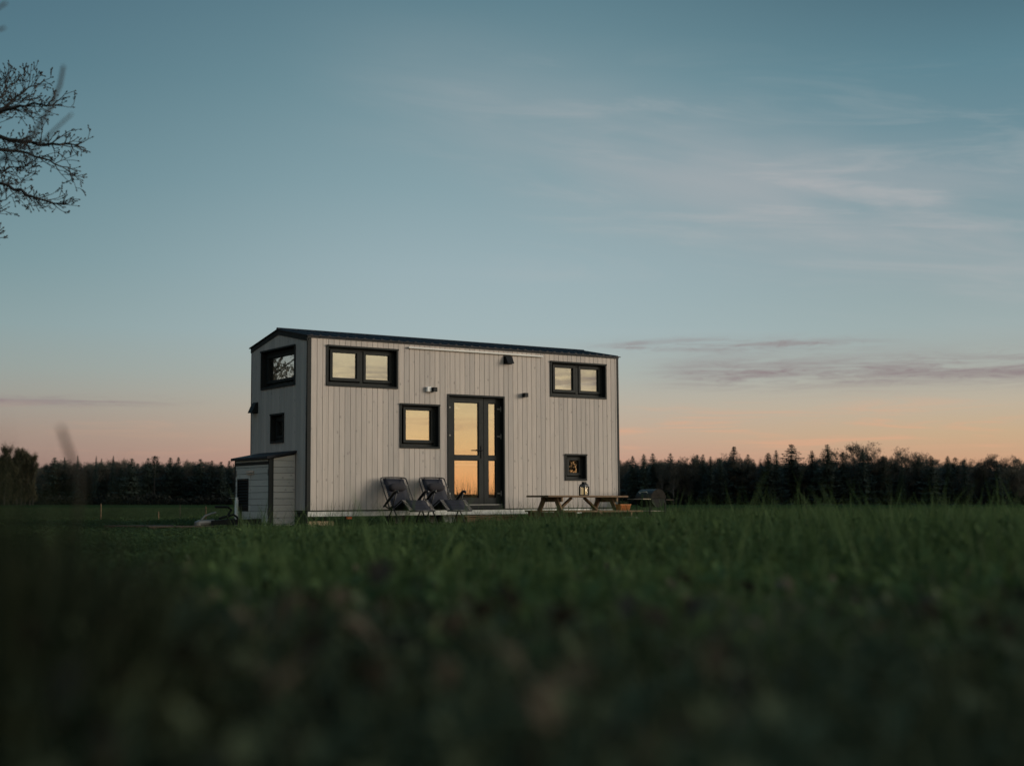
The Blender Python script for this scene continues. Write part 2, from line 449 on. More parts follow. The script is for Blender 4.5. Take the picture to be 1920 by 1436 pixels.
# ------------------------------------------------------------------ tiny house
L, WD, H, HR = 7.36, 2.5, 3.21, 3.447
Hm = (Matrix.Rotation(-.0087, 3, 'Y') @ Matrix.Rotation(.6076, 3, 'Z') @ Matrix.Rotation(.0041, 3, 'X'))
house = empty('tiny_house')
house.matrix_world = Matrix.Translation((-3.7401, 24.8997, -.1008)) @ Hm.to_4x4()
tag(house, 'tiny house on wheels clad in whitewashed vertical boards with anthracite trim', 'tiny house')
def hw(x, y, z):
    """house coordinates -> world"""
    return Vector((-3.7401, 24.8997, -.1008)) + Hm @ Vector((x, y, z))
def on_ground(x, y):
    w = hw(x, y, 0); return Vector((w.x, w.y, float(ground_z(w.x, w.y))))
YAW = .6076

FR = lambda u, w, v: (u, w, v)          # long wall: u along, w inwards, v up
GB = lambda u, w, v: (w, u, v)          # end wall
GB0 = .055                               # end boards run between the corner trims

open_f = [(.387, 1.914, 2.293, 3.055), (1.953, 2.852, 1.168, 2.023), (3.03, 4.386, -.02, 2.245),
          (5.535, 7.021, 2.286, 3.03), (5.893, 6.469, .562, 1.11)]
open_g = [(.494, 2.016, 2.33, 3.09), (.963, 1.557, 1.273, 1.833)]
roof_at = lambda y: H + (HR - H) * (1 - abs(y - WD / 2) / (WD / 2))

def boards(u0, u1, top, openings, fn, pitch=.1158, gap=.0048, th=.021, start=None):
    """tongue-and-groove boards one by one, cut round the openings"""
    edges = [u0]; u = (start if start is not None else u0 + pitch)
    while u < u1 - .02: edges.append(u); u += pitch
    edges.append(u1)
    for a, c in zip(edges[:-1], edges[1:]):
        a += gap / 2; c -= gap / 2
        cuts = []
        for (o0, o1, z0, z1) in openings:
            if c > o0 and a < o1: cuts.append((o0, o1, z0, z1))
        pieces = []                                     # (a, c, z0, z1 or None)
        us = sorted({a, c, *[o for k in cuts for o in k[:2] if a < o < c]})
        spans = []
        for s0, s1 in zip(us[:-1], us[1:]):
            mid = (s0 + s1) / 2; z = 0.0; segs = []
            for k in sorted([k for k in cuts if k[0] < mid < k[1]], key=lambda k: k[2]):
                if k[2] > z + .01: segs.append((z, k[2]))
                z = max(z, k[3])
            segs.append((z, None))
            spans.append((s0, s1, segs))
        # merge equal segments over neighbouring spans so a notched board stays one mesh
        jobs = {}
        for s0, s1, segs in spans:
            for sg in segs:
                if s1 - s0 > .004: jobs.setdefault('cut' if cuts else 'full', []).append((s0, s1) + sg)
        for lst in jobs.values():
            groups = []
            for it in lst:
                for g in groups:
                    if any(abs(it[0] - o[1]) < 1e-6 and not ((it[3] or 9) <= o[2] or (o[3] or 9) <= it[2]) for o in g):
                        g.append(it); break
                else: groups.append([it])
            for g in groups:
                mb = MB()
                for (s0, s1, z0, z1) in g:
                    t0 = z1 if z1 is not None else top(s0); t1 = z1 if z1 is not None else top(s1)
                    ch = .003 if s1 - s0 > .03 else 0
                    if ch:
                        # front face with two eased edges
                        ring = [(s0, 0), (s0, -th + ch), (s0 + ch, -th), (s1 - ch, -th), (s1, -th + ch), (s1, 0)]
                        bi = len(mb.v)
                        for u_, w_ in ring: mb.v.append(fn(u_, w_, z0))
                        for u_, w_ in ring: mb.v.append(fn(u_, w_, t0 + (t1 - t0) * (u_ - s0) / (s1 - s0)))
                        n = 6
                        mb.f += [tuple(bi + k for k in range(n)), tuple(bi + n + k for k in range(n))[::-1]]
                        for k in range(n):
                            j = (k + 1) % n; mb.f.append((bi + k, bi + n + k, bi + n + j, bi + j))
                    else:
                        mb.hexa([fn(s0, -th, z0), fn(s1, -th, z0), fn(s1, 0, z0), fn(s0, 0, z0)],
                                [fn(s0, -th, t0), fn(s1, -th, t1), fn(s1, 0, t1), fn(s0, 0, t0)])
                mb.build('plank', M['clad'], house)

TH = .021
CLAD_TOP = 3.165
boards(.075, L - .055, lambda u: CLAD_TOP, open_f, lambda u, w, v: (u, w + TH, v), start=.082 + .1158)
boards(.03, WD - .03, lambda u: roof_at(u) - .085, open_g, lambda u, w, v: (w + TH, u, v))
# back and far end: plain boarded panels, not seen
def panel_with_holes(mb, u0, u1, v0, v1, holes, w0, w1, fn):
    us = sorted({u0, u1, *[x for h_ in holes for x in h_[:2]]}); vs = sorted({v0, v1, *[min(max(x, v0), v1) for h_ in holes for x in h_[2:]]})
    for a, c in zip(us[:-1], us[1:]):
        for d, e in zip(vs[:-1], vs[1:]):
            um, vm = (a + c) / 2, (d + e) / 2
            if any(k[0] < um < k[1] and k[2] < vm < k[3] for k in holes): continue
            mb.box(a, c, w0, w1, d, e, lambda x, y, z: fn(x, y, z))
mb = MB()
panel_with_holes(mb, .03, L - .03, .0, H - .03, open_f, TH + .004, TH + .05, FR)
panel_with_holes(mb, .075, WD - .03, .0, H - .02, open_g, TH + .004, TH + .05, GB)
mb.box(L - .05, L - .01, .09, WD - .03, 0, H - .02); mb.box(.03, L - .03, WD - .05, WD - .01, 0, H - .02)
for s in (0, 1):   # gable tops behind the boards
    x0 = (TH + .006, L - .05)[s]
    mb.hexa([(x0, .03, H - .02), (x0 + .03, .03, H - .02), (x0 + .03, WD - .03, H - .02), (x0, WD - .03, H - .02)],
            [(x0, WD / 2 - .01, HR - .06), (x0 + .03, WD / 2 - .01, HR - .06), (x0 + .03, WD / 2 + .01, HR - .06), (x0, WD / 2 + .01, HR - .06)])
mb.build('wall', M['membrane'], house)
# corner trims, fascia, base line
tr = MB(); tr.box(0, .078, 0, .02, -.004, CLAD_TOP - .002); tr.box(0, .02, .02, .06, -.004, CLAD_TOP - .002); tr.build('corner_trim', M['dark'], house, bevel=.003)
tr = MB(); tr.box(L - .058, L, -.002, .02, -.004, CLAD_TOP - .002); tr.box(L - .02, L, .02, .09, -.004, CLAD_TOP - .002); tr.build('corner_trim', M['dark'], house, bevel=.003)
tr = MB(); tr.box(0, .02, WD - .045, WD, -.004, CLAD_TOP - .002); tr.build('corner_trim', M['dark'], house, bevel=.003)
tr = MB(); tr.box(-.006, L + .006, -.012, .03, CLAD_TOP, H - .012); tr.build('fascia', M['fascia'], house, bevel=.004)
tr = MB()
for s in (0, 1):
    ya, yb = (0, WD / 2 - .001) if s == 0 else (WD, WD / 2 + .001)
    za, zb = roof_at(ya), roof_at(yb)
    tr.hexa([(-.012, ya, za - .105), (.03, ya, za - .105), (.03, yb, zb - .105), (-.012, yb, zb - .105)],
            [(-.012, ya, za - .014), (.03, ya, za - .014), (.03, yb, zb - .014), (-.012, yb, zb - .014)])
tr.build('barge_board', M['dark'], house)
rf = MB()
for s in (0, 1):
    ya, yb = (-.045, WD / 2) if s == 0 else (WD + .045, WD / 2)
    za = H - .006; zb = HR + .004
    rf.hexa([(-.03, ya, za - .012), (L + .03, ya, za - .012), (L + .03, yb, zb - .012), (-.03, yb, zb - .012)],
            [(-.03, ya, za + .006), (L + .03, ya, za + .006), (L + .03, yb, zb + .006), (-.03, yb, zb + .006)])
    n_r = 40
    for k in range(n_r):
        x = -.03 + (L + .06) * (k + .5) / n_r
        rf.hexa([(x - .035, ya, za + .005), (x + .035, ya, za + .005), (x + .035, yb, zb + .005), (x - .035, yb, zb + .005)],
                [(x - .018, ya, za + .024), (x + .018, ya, za + .024), (x + .018, yb, zb + .024), (x - .018, yb, zb + .024)])
roof = rf.build('roof', M['roof'], house)
rc = MB(); rc.tube([(-.032, WD / 2, HR + .008), (L + .032, WD / 2, HR + .008)], .03, 8); rc.build('ridge_cap', M['roof'], roof)
mb = MB(); mb.box(.02, L - .02, .004, .03, -.022, -.006); mb.box(.004, .03, .03, WD - .02, -.022, -.006); mb.build('base_strip', M['darker'], house)
mb = MB(); mb.box(2.126, 5.329, -.052, -.002, 3.088, 3.118); mb.box(2.126, 5.329, -.002, .02, 3.094, 3.112); mb.build('awning_rail', M['white'], house, bevel=.006)
# inside
mb = MB()
x0, x1, y0, y1, z0, z1 = .2, L - .1, .2, WD - .1, .05, H - .08
mb.poly([(x0, y0, z0), (x1, y0, z0), (x1, y1, z0), (x0, y1, z0)]); mb.poly([(x0, y1, z0), (x1, y1, z0), (x1, y1, z1), (x0, y1, z1)])
mb.poly([(x0, y0, z0), (x0, y1, z0), (x0, y1, z1), (x0, y0, z1)]); mb.poly([(x1, y0, z0), (x1, y1, z0), (x1, y1, z1), (x1, y0, z1)])
mb.build('inner_lining', M['inner'], house)
mb = MB(); mb.box(.2, L - .1, .2, WD - .1, H - .075, H - .055); mb.build('ceiling', M['inner_white'], house)

def ring(mb, u0, u1, v0, v1, t, w0, w1, fn, tb=None):
    tb = tb or t
    mb.box(u0, u0 + t, w0, w1, v0, v1, lambda x, y, z: fn(x, y, z)); mb.box(u1 - t, u1, w0, w1, v0, v1, lambda x, y, z: fn(x, y, z))
    mb.box(u0 + t, u1 - t, w0, w1, v0, v0 + tb, lambda x, y, z: fn(x, y, z)); mb.box(u0 + t, u1 - t, w0, w1, v1 - tb, v1, lambda x, y, z: fn(x, y, z))

def window(op, panes, fn, blind=True, drop=.035, extra=None):
    u0, u1, v0, v1 = op
    mb = MB(); ring(mb, u0, u1, v0, v1, .034, -.018, .135, fn)
    # drip flashing on top
    mb.box(u0 - .004, u1 + .004, -.03, -.018, v1 - .03, v1 + .004, lambda x, y, z: fn(x, y, z))
    win = mb.build('window', M['dark'], house, bevel=.003)
    fm = MB(); ring(fm, u0 + .036, u1 - .036, v0 + .036, v1 - .036, .05, .085, .155, fn)
    if len(panes) == 2:
        um = (panes[0][1] + panes[1][0]) / 2; fm.box(um - .035, um + .035, .085, .155, v0 + .086, v1 - .086, lambda x, y, z: fn(x, y, z))
    fm.build('frame', M['dark'], win, bevel=.004)
    for (a, c, d, e) in panes:
        s = MB(); t = .058
        ring(s, a - t, c + t, d - t + .004, e + t - .004, t, .072, .14, fn)
        s.build('sash', M['dark'], win, bevel=.006)
        g = MB(); g.box(a - .01, c + .01, .112, .118, d - .01, e + .01, lambda x, y, z: fn(x, y, z)); g.build('pane', M['glass'], win)
        if blind:
            g = MB(); g.box(a - .02, c + .02, .165, .169, d + drop, e + .02, lambda x, y, z: fn(x, y, z)); g.build('blind', M['blind'], win)
            g = MB(); g.box(a - .02, c + .02, .172, .19, d - .03, d + drop + .012, lambda x, y, z: fn(x, y, z)); g.build('inner_sill', M['inner_white'], win)
    return win

window(open_f[0], [(.557, 1.068, 2.458, 2.936), (1.258, 1.768, 2.452, 2.931)], FR)
window(open_f[1], [(2.132, 2.701, 1.33, 1.911)], FR)
wr = window(open_f[3], [(5.717, 6.194, 2.45, 2.916), (6.39, 6.87, 2.447, 2.915)], FR, drop=-.03)
mb = MB()                                              # white sloping panels added behind the far upper window
mb.hexa([(5.70, .158, 2.43), (6.205, .158, 2.43), (6.205, .163, 2.43), (5.70, .163, 2.43)], [(5.70, .158, 2.52), (6.205, .158, 2.60), (6.205, .163, 2.60), (5.70, .163, 2.52)])
mb.hexa([(6.38, .158, 2.43), (6.885, .158, 2.43), (6.885, .163, 2.43), (6.38, .163, 2.43)], [(6.38, .158, 2.62), (6.885, .158, 2.70), (6.885, .163, 2.70), (6.38, .163, 2.62)])
mb.build('white_panel', M['inner_white'], wr)
window(open_f[4], [(6.061, 6.318, .722, .988)], FR, blind=False)
window(open_g[0], [(.66, 1.86, 2.50, 2.94)], GB, blind=False)
window(open_g[1], [(1.10, 1.42, 1.42, 1.69)], GB, blind=False)

# french door
u0, u1, v0, v1 = open_f[2]
mb = MB()
mb.box(u0, u0 + .034, -.018, .16, v0 + .02, v1); mb.box(u1 - .034, u1, -.018, .16, v0 + .02, v1); mb.box(u0 + .034, u1 - .034, -.018, .16, v1 - .034, v1)
mb.box(u0 + .034, u1 - .034, .0, .16, 0, .066)
door = mb.build('door', M['dark'], house, bevel=.003)
mb = MB(); mb.box(u0 + .036, u1 - .036, .04, .15, .068, .088); mb.build('threshold', M['alu'], door)
for (a, c, pa, pc) in ((u0 + .037, 3.934, 3.242, 3.820), (3.939, u1 - .037, 4.052, 4.233)):
    lf = MB()
    lf.box(a, pa, .085, .15, .092, v1 - .037); lf.box(pc, c, .085, .15, .092, v1 - .037)
    for z0_, z1_ in ((.092, .21), (.96, 1.05), (2.10, v1 - .037)): lf.box(pa, pc, .085, .15, z0_, z1_)
    lf.build('leaf', M['dark'], door, bevel=.004)
    for z0_, z1_ in ((.21, .96), (1.05, 2.10)):
        g = MB(); g.box(pa - .008, pc + .008, .112, .118, z0_ - .008, z1_ + .008); g.build('pane', M['glass'], door)
        bd = MB()
        for (s0, s1, r0, r1) in ((pa, pa + .012, z0_, z1_), (pc - .012, pc, z0_, z1_), (pa + .012, pc - .012, z0_, z0_ + .012), (pa + .012, pc - .012, z1_ - .012, z1_)):
            bd.box(s0, s1, .10, .111, r0, r1)
        bd.build('glazing_bead', M['darker'], door)
hd = MB(); hd.box(3.868, 3.90, .072, .085, 1.0, 1.24); hd.tube([(3.884, .085, 1.155), (3.884, .03, 1.155), (3.76, .028, 1.158), (3.715, .03, 1.157)], .011, 8)
hd.build('handle', M['darker'], door)
for uu in (u0 + .075, u1 - .085):
    for vv in (.30, 1.44, 1.99):
        hg = MB(); hg.box(uu - .04, uu + .04, .07, .086, vv - .014, vv + .014); hg.tube([(uu + (.035 if uu > 3.5 else -.035), .062, vv - .05), (uu + (.035 if uu > 3.5 else -.035), .062, vv + .05)], .011, 8)
        hg.build('hinge', M['alu'], door)
mb = MB(); mb.box(3.2, 4.25, .6, .64, .86, .90); mb.build('worktop_edge', M['inner_white'], house)
mb = MB(); mb.hexa([(3.1, .3, 1.98), (3.52, .3, 1.98), (3.52, .33, 1.98), (3.1, .33, 1.98)], [(3.1, .3, 2.09), (3.36, .3, 2.09), (3.36, .33, 2.09), (3.1, .33, 2.09)]); mb.build('white_wedge', M['inner_white'], house)  # added white wedge behind the door's upper left glass

# lamps, vent hoods on the boards
def wall_lamp(x, z, side_box):
    lp = MB(); lp.box(x - .045, x + .045, -.105, -.012, z - .042, z + .042); lp.box(x - .03, x + .03, -.012, .0, z - .03, z + .03)
    o = lp.build('wall_lamp', M['darker'], house, bevel=.004)
    ln = MB(); ln.box(x - .03, x + .03, -.09, -.03, z - .047, z - .0425); ln.build('lens', M['lens'], o)
    if side_box:
        sn = MB(); sn.box(x - .165, x - .06, -.06, -.001, z - .05, z + .052); sn.build('white_side_box', M['plastic'], o, bevel=.012)  # white plastic box making up the lamp's pale left half
wall_lamp(2.695, 2.312, True)
wall_lamp(4.865, 2.289, False)
def hood(fn, u, v, w=.16, h_=.15):
    mb = MB()
    mb.hexa([fn(u - w / 2, -.13, v - h_ / 2), fn(u + w / 2, -.13, v - h_ / 2), fn(u + w / 2, .0, v - h_ / 2), fn(u - w / 2, .0, v - h_ / 2)],
            [fn(u - w / 2, -.045, v + h_ / 2), fn(u + w / 2, -.045, v + h_ / 2), fn(u + w / 2, .0, v + h_ / 2), fn(u - w / 2, .0, v + h_ / 2)])
    o = mb.build('vent_hood', M['darker'], house, bevel=.004)
    fl = MB(); fl.box(u - w / 2 - .02, u + w / 2 + .02, -.006, .004, v - h_ / 2 - .01, v + h_ / 2 + .02, lambda x, y, z: fn(x, y, z)); fl.build('flange', M['darker'], o)
hood(FR, 4.47, 2.985); hood(GB, 2.26, 1.995, .2, .19)

# chassis
mb = MB(); mb.box(.02, L - .02, .01, .09, -.112, -.024); mb.box(.012, .09, .1, WD - .02, -.112, -.024); mb.box(.1, L - .05, 1.2, 1.3, -.11, -.024)
chassis = mb.build('chassis', M['galv'], house)
for k in range(14):
    rb = MB(); x = .3 + k * .52; rb.box(x - .015, x + .015, .1, WD - .1, -.1, -.03)
    if k % 2 == 0: rb.build('cross_member', M['galv'], chassis)
mb = MB(); mb.box(.82, .93, -.004, .009, -.165, -.128); mb.build('side_reflector', M['reflector'], house)
mb = MB(); mb.box(.805, .945, .012, .05, -.175, -.113); mb.build('reflector_bracket', M['darker'], house)
mb = MB(); mb.hexa([(.01, .02, -.40), (.03, .02, -.40), (.03, .43, -.40), (.01, .43, -.40)], [(.01, -.002, -.026), (.03, -.002, -.026), (.03, .43, -.026), (.01, .43, -.026)]); mb.build('end_skirt', M['dark'], house)
for (x, y) in ((.42, .22), (6.9, .22), (6.9, 2.2), (.42, 2.2)):
    st = MB(); st.bar((x - .22, y, -.12), (x + .05, y, -.36), .05, .035); st.tube([(x + .06, y, -.12), (x + .06, y, -.40)], .025, 8); st.box(x - .03, x + .15, y - .09, y + .09, -.42, -.395)
    st.build('corner_steady', M['darker'], house)
for x in (3.2, 4.05):
    for y in (.24, 2.26):
        wh = MB(); ringp = [(math.cos(a * math.pi / 14), math.sin(a * math.pi / 14)) for a in range(28)]
        for w_, r_ in ((-.09, .25), (-.10, .21)): pass
        bi = len(wh.v)
        prof = [(-.085, .17), (-.095, .24), (-.07, .275), (.07, .275), (.095, .24), (.085, .17)]
        for (w_, r_) in prof:
            for cx, cz in ringp: wh.v.append((x + cx * r_, y + w_, -.145 + cz * r_))
        for a in range(len(prof) - 1):
            for k in range(28):
                j = (k + 1) % 28; wh.f.append((bi + a * 28 + k, bi + a * 28 + j, bi + (a + 1) * 28 + j, bi + (a + 1) * 28 + k))
        wo_ = wh.build('wheel', M['rubber'], house, smooth=True)
        rm = MB(); rm.tube([(x, y - .06, -.145), (x, y + .06, -.145)], .168, 20); rm.tube([(x, y - .085, -.145), (x, y - .06, -.145)], .06, 12); rm.build('rim', M['galv'], wo_)
bb = MB(); bb.box(.05, .62, .12, .3, -.42, -.20)
bb.build('levelling_block', M['pale_wood'], house, bevel=.01)
# drawbar and coupling in front of the end wall
db = MB(); db.bar((-.02, .55, -.17), (-1.32, 1.22, -.22), .07, .09); db.bar((-.02, 1.95, -.17), (-1.32, 1.28, -.22), .07, .09)
drawbar = db.build('drawbar', M['darker'], house)
cp = MB(); cp.tube([(-1.26, 1.25, -.20), (-1.42, 1.25, -.21), (-1.55, 1.25, -.22), (-1.62, 1.25, -.235)], [.05, .055, .06, .045], 10); cp.tube([(-1.57, 1.25, -.20), (-1.57, 1.25, -.30)], [.065, .06], 10)
cp.build('coupling', M['alu'], drawbar, smooth=False)
lv = MB(); lv.tube([(-1.50, 1.25, -.16), (-1.44, 1.25, -.09), (-1.32, 1.25, -.05), (-1.22, 1.25, -.03)], .018, 8); lv.build('coupling_lever', M['alu'], drawbar)
hb = MB(); hb.tube([(-1.16, 1.25, -.14), (-1.0, 1.25, -.10), (-.92, 1.25, .02), (-.99, 1.25, .07), (-1.24, 1.25, .075)], .022, 8); hb.build('handbrake', M['darker'], drawbar)
jw = MB(); jw.tube([(-.80, 1.10, .10), (-.80, 1.10, -.30)], .024, 8); jw.tube([(-.80, 1.075, -.33), (-.80, 1.125, -.33)], .085, 14); jw.build('jockey_wheel', M['darker'], drawbar)
jb = MB(); jb.tube([(-.98, 1.20, -.09), (-.92, 1.15, -.07), (-.86, 1.12, -.12), (-.84, 1.11, -.20), (-.93, 1.16, -.24), (-1.02, 1.21, -.17), (-.98, 1.20, -.09)], .02, 8); jb.build('hitch_cable', M['darker'], drawbar)

# ------------------------------------------------------------------ gas and battery cabinet on the drawbar
cab = empty('utility_cabinet'); cab.matrix_world = house.matrix_world.copy()
tag(cab, 'low whitewashed locker with louvre and pent roof against the end wall of the house', 'cabinet')
CX, C0, C1, CB = -.53, .46, 2.0, -.36
mb = MB(); mb.box(CX + .02, -.03, C0 + .02, C1 - .02, CB, .96); mb.build('carcass', M['membrane'], cab)
slope = lambda x: .985 + (x - CX) * .19
def level_boards(a, c, fn, top, split=None, hole=None, names='plank'):
    z = CB; n = 0
    while z < 1.1:
        z1_ = z + .1163
        for (s0, s1) in ([(a, c)] if split is None else [(a, split - .006), (split + .006, c)]):
            segs = [(s0, s1)]
            if hole and z1_ > hole[2] + .03 and z < hole[3] - .03 and s0 < hole[1] and s1 > hole[0]:
                segs = [(x, y) for x, y in ((s0, max(s0, hole[0])), (min(s1, hole[1]), s1)) if y - x > .02]
            for (x, y) in segs:
                t0, t1 = min(z1_ - .006, top(x)), min(z1_ - .006, top(y))
                if max(t0, t1) - z < .02: continue
                t0, t1 = max(t0, z + .002), max(t1, z + .002)
                pl = MB(); pl.hexa([fn(x, 0, z), fn(y, 0, z), fn(y, .018, z), fn(x, .018, z)], [fn(x, 0, t0), fn(y, 0, t1), fn(y, .018, t1), fn(x, .018, t0)])
                pl.build(names, M['clad_h'], cab, bevel=.002)
        z = z1_
LV = (1.37, 1.87, .05, .60)
level_boards(CX + .09, -.012, lambda u, w, v: (u, C0 + w, v), lambda u: slope(u) - .045)
level_boards(C0 + .03, C1 - .03, lambda u, w, v: (CX + w, u, v), lambda u: .845, split=1.29, hole=LV)
mb = MB(); mb.box(CX - .004, CX + .02, C0 + .03, C1 - .03, .905, .96); mb.build('header_board', M['clad_h'], cab)
mb = MB(); mb.box(CX - .012, CX + .02, C0 + .03, C1 - .03, .852, .898); mb.build('drip_strip', M['dark'], cab)
mb = MB(); mb.box(CX - .008, CX + .085, C0 - .008, C0 + .028, CB, .975); mb.build('corner_trim', M['dark'], cab, bevel=.004)
mb = MB(); mb.box(CX - .008, CX + .06, C1 - .028, C1 + .008, CB, .965); mb.build('corner_trim', M['dark'], cab, bevel=.004)
mb = MB(); mb.box(CX - .014, CX + .02, C0 + .03, C1 - .03, -.245, -.225); mb.build('door_rail', M['dark'], cab)
mb = MB()
mb.hexa([(CX - .07, C0 - .05, slope(CX - .07) - .03), (-.001, C0 - .05, slope(0) - .03), (-.001, C1 + .06, slope(0) - .03), (CX - .07, C1 + .06, slope(CX - .07) - .03)],
        [(CX - .07, C0 - .05, slope(CX - .07) + .02), (-.001, C0 - .05, slope(0) + .02), (-.001, C1 + .06, slope(0) + .02), (CX - .07, C1 + .06, slope(CX - .07) + .02)])
mb.build('roof', M['roof'], cab, bevel=.004)
lo = MB(); ring(lo, LV[0], LV[1], LV[2], LV[3], .025, -.012, .018, lambda u, w, v: (CX + w, u, v))
lou = lo.build('louvre', M['darker'], cab)
for k in range(9):
    z = LV[2] + .05 + k * (LV[3] - LV[2] - .06) / 9
    sl = MB(); sl.hexa([(CX - .014, LV[0] + .026, z - .012), (CX - .014, LV[1] - .026, z - .012), (CX - .008, LV[1] - .026, z - .018), (CX - .008, LV[0] + .026, z - .018)],
                       [(CX + .03, LV[0] + .026, z + .022), (CX + .03, LV[1] - .026, z + .022), (CX + .036, LV[1] - .026, z + .016), (CX + .036, LV[0] + .026, z + .016)])
    sl.build('slat', M['dark'], lou)
mb = MB(); mb.box(CX - .02, CX - .001, 1.12, 1.43, .67, .74); mb.tube([(CX - .02, 1.16, .70), (CX - .045, 1.20, .70), (CX - .045, 1.36, .70), (CX - .02, 1.40, .70)], .012, 8)
mb.build('handle', M['steel'], cab)
for (u, z) in ((.50, .70), (1.93, .70), (.50, -.02)):
    mb = MB(); mb.box(CX - .008, CX - .0005, u - .018, u + .018, z - .06, z + .06); mb.build('hinge', M['alu'], cab)

# ------------------------------------------------------------------ white standpipe beside the cabinet
sp0 = hw(-.68, 1.57, 0); gz = float(ground_z(sp0.x, sp0.y))
pipe = empty('standpipe', (sp0.x, sp0.y, gz), YAW); tag(pipe, 'slim white pipe standing upright beside the louvred locker', 'pipe')
mb = MB(); mb.tube([(0, 0, 0), (0, 0, .60)], .034, 12); mb.build('pipe', M['white'], pipe, smooth=True)
mb = MB(); mb.tube([(0, 0, .60), (0, 0, .645)], .026, 12); mb.build('cap', M['plastic'], pipe)
mb = MB(); mb.tube([(0, .0, .63), (-.13, .05, .632)], .007, 6); mb.build('tap_rod', M['alu'], pipe)
mb = MB(); mb.box(-.06, .06, -.06, .06, 0, .03); mb.build('foot', M['stone'], pipe)
sb = hw(-.60, 1.42, 0)
blk = MB(); blk.box(-.05, .05, -.12, .12, 0, .22); o = blk.build('concrete_block', M['stone'], None, bevel=.01); o.location = (sb.x, sb.y, float(ground_z(sb.x, sb.y))); o.rotation_euler = (0, 0, YAW)
tag(o, 'small pale concrete block at the foot of the white pipe', 'block')

# ------------------------------------------------------------------ step below the door
w = on_ground(3.75, -.28)
stp = empty('wooden_step', w, YAW); tag(stp, 'low brown wooden step below the glazed door', 'step')
for k in range(3):
    mb = MB(); mb.box(-.62, .62, -.2 + k * .135, -.075 + k * .135, .27, .30); mb.build('plank', M['timber'], stp, bevel=.004)
for x in (-.55, .55):
    mb = MB(); mb.box(x - .03, x + .03, -.19, .19, 0, .268); mb.build('side_panel', M['timber'], stp)
mb = MB(); mb.box(-.52, .52, -.17, -.145, .1, .262); mb.build('riser', M['timber'], stp)

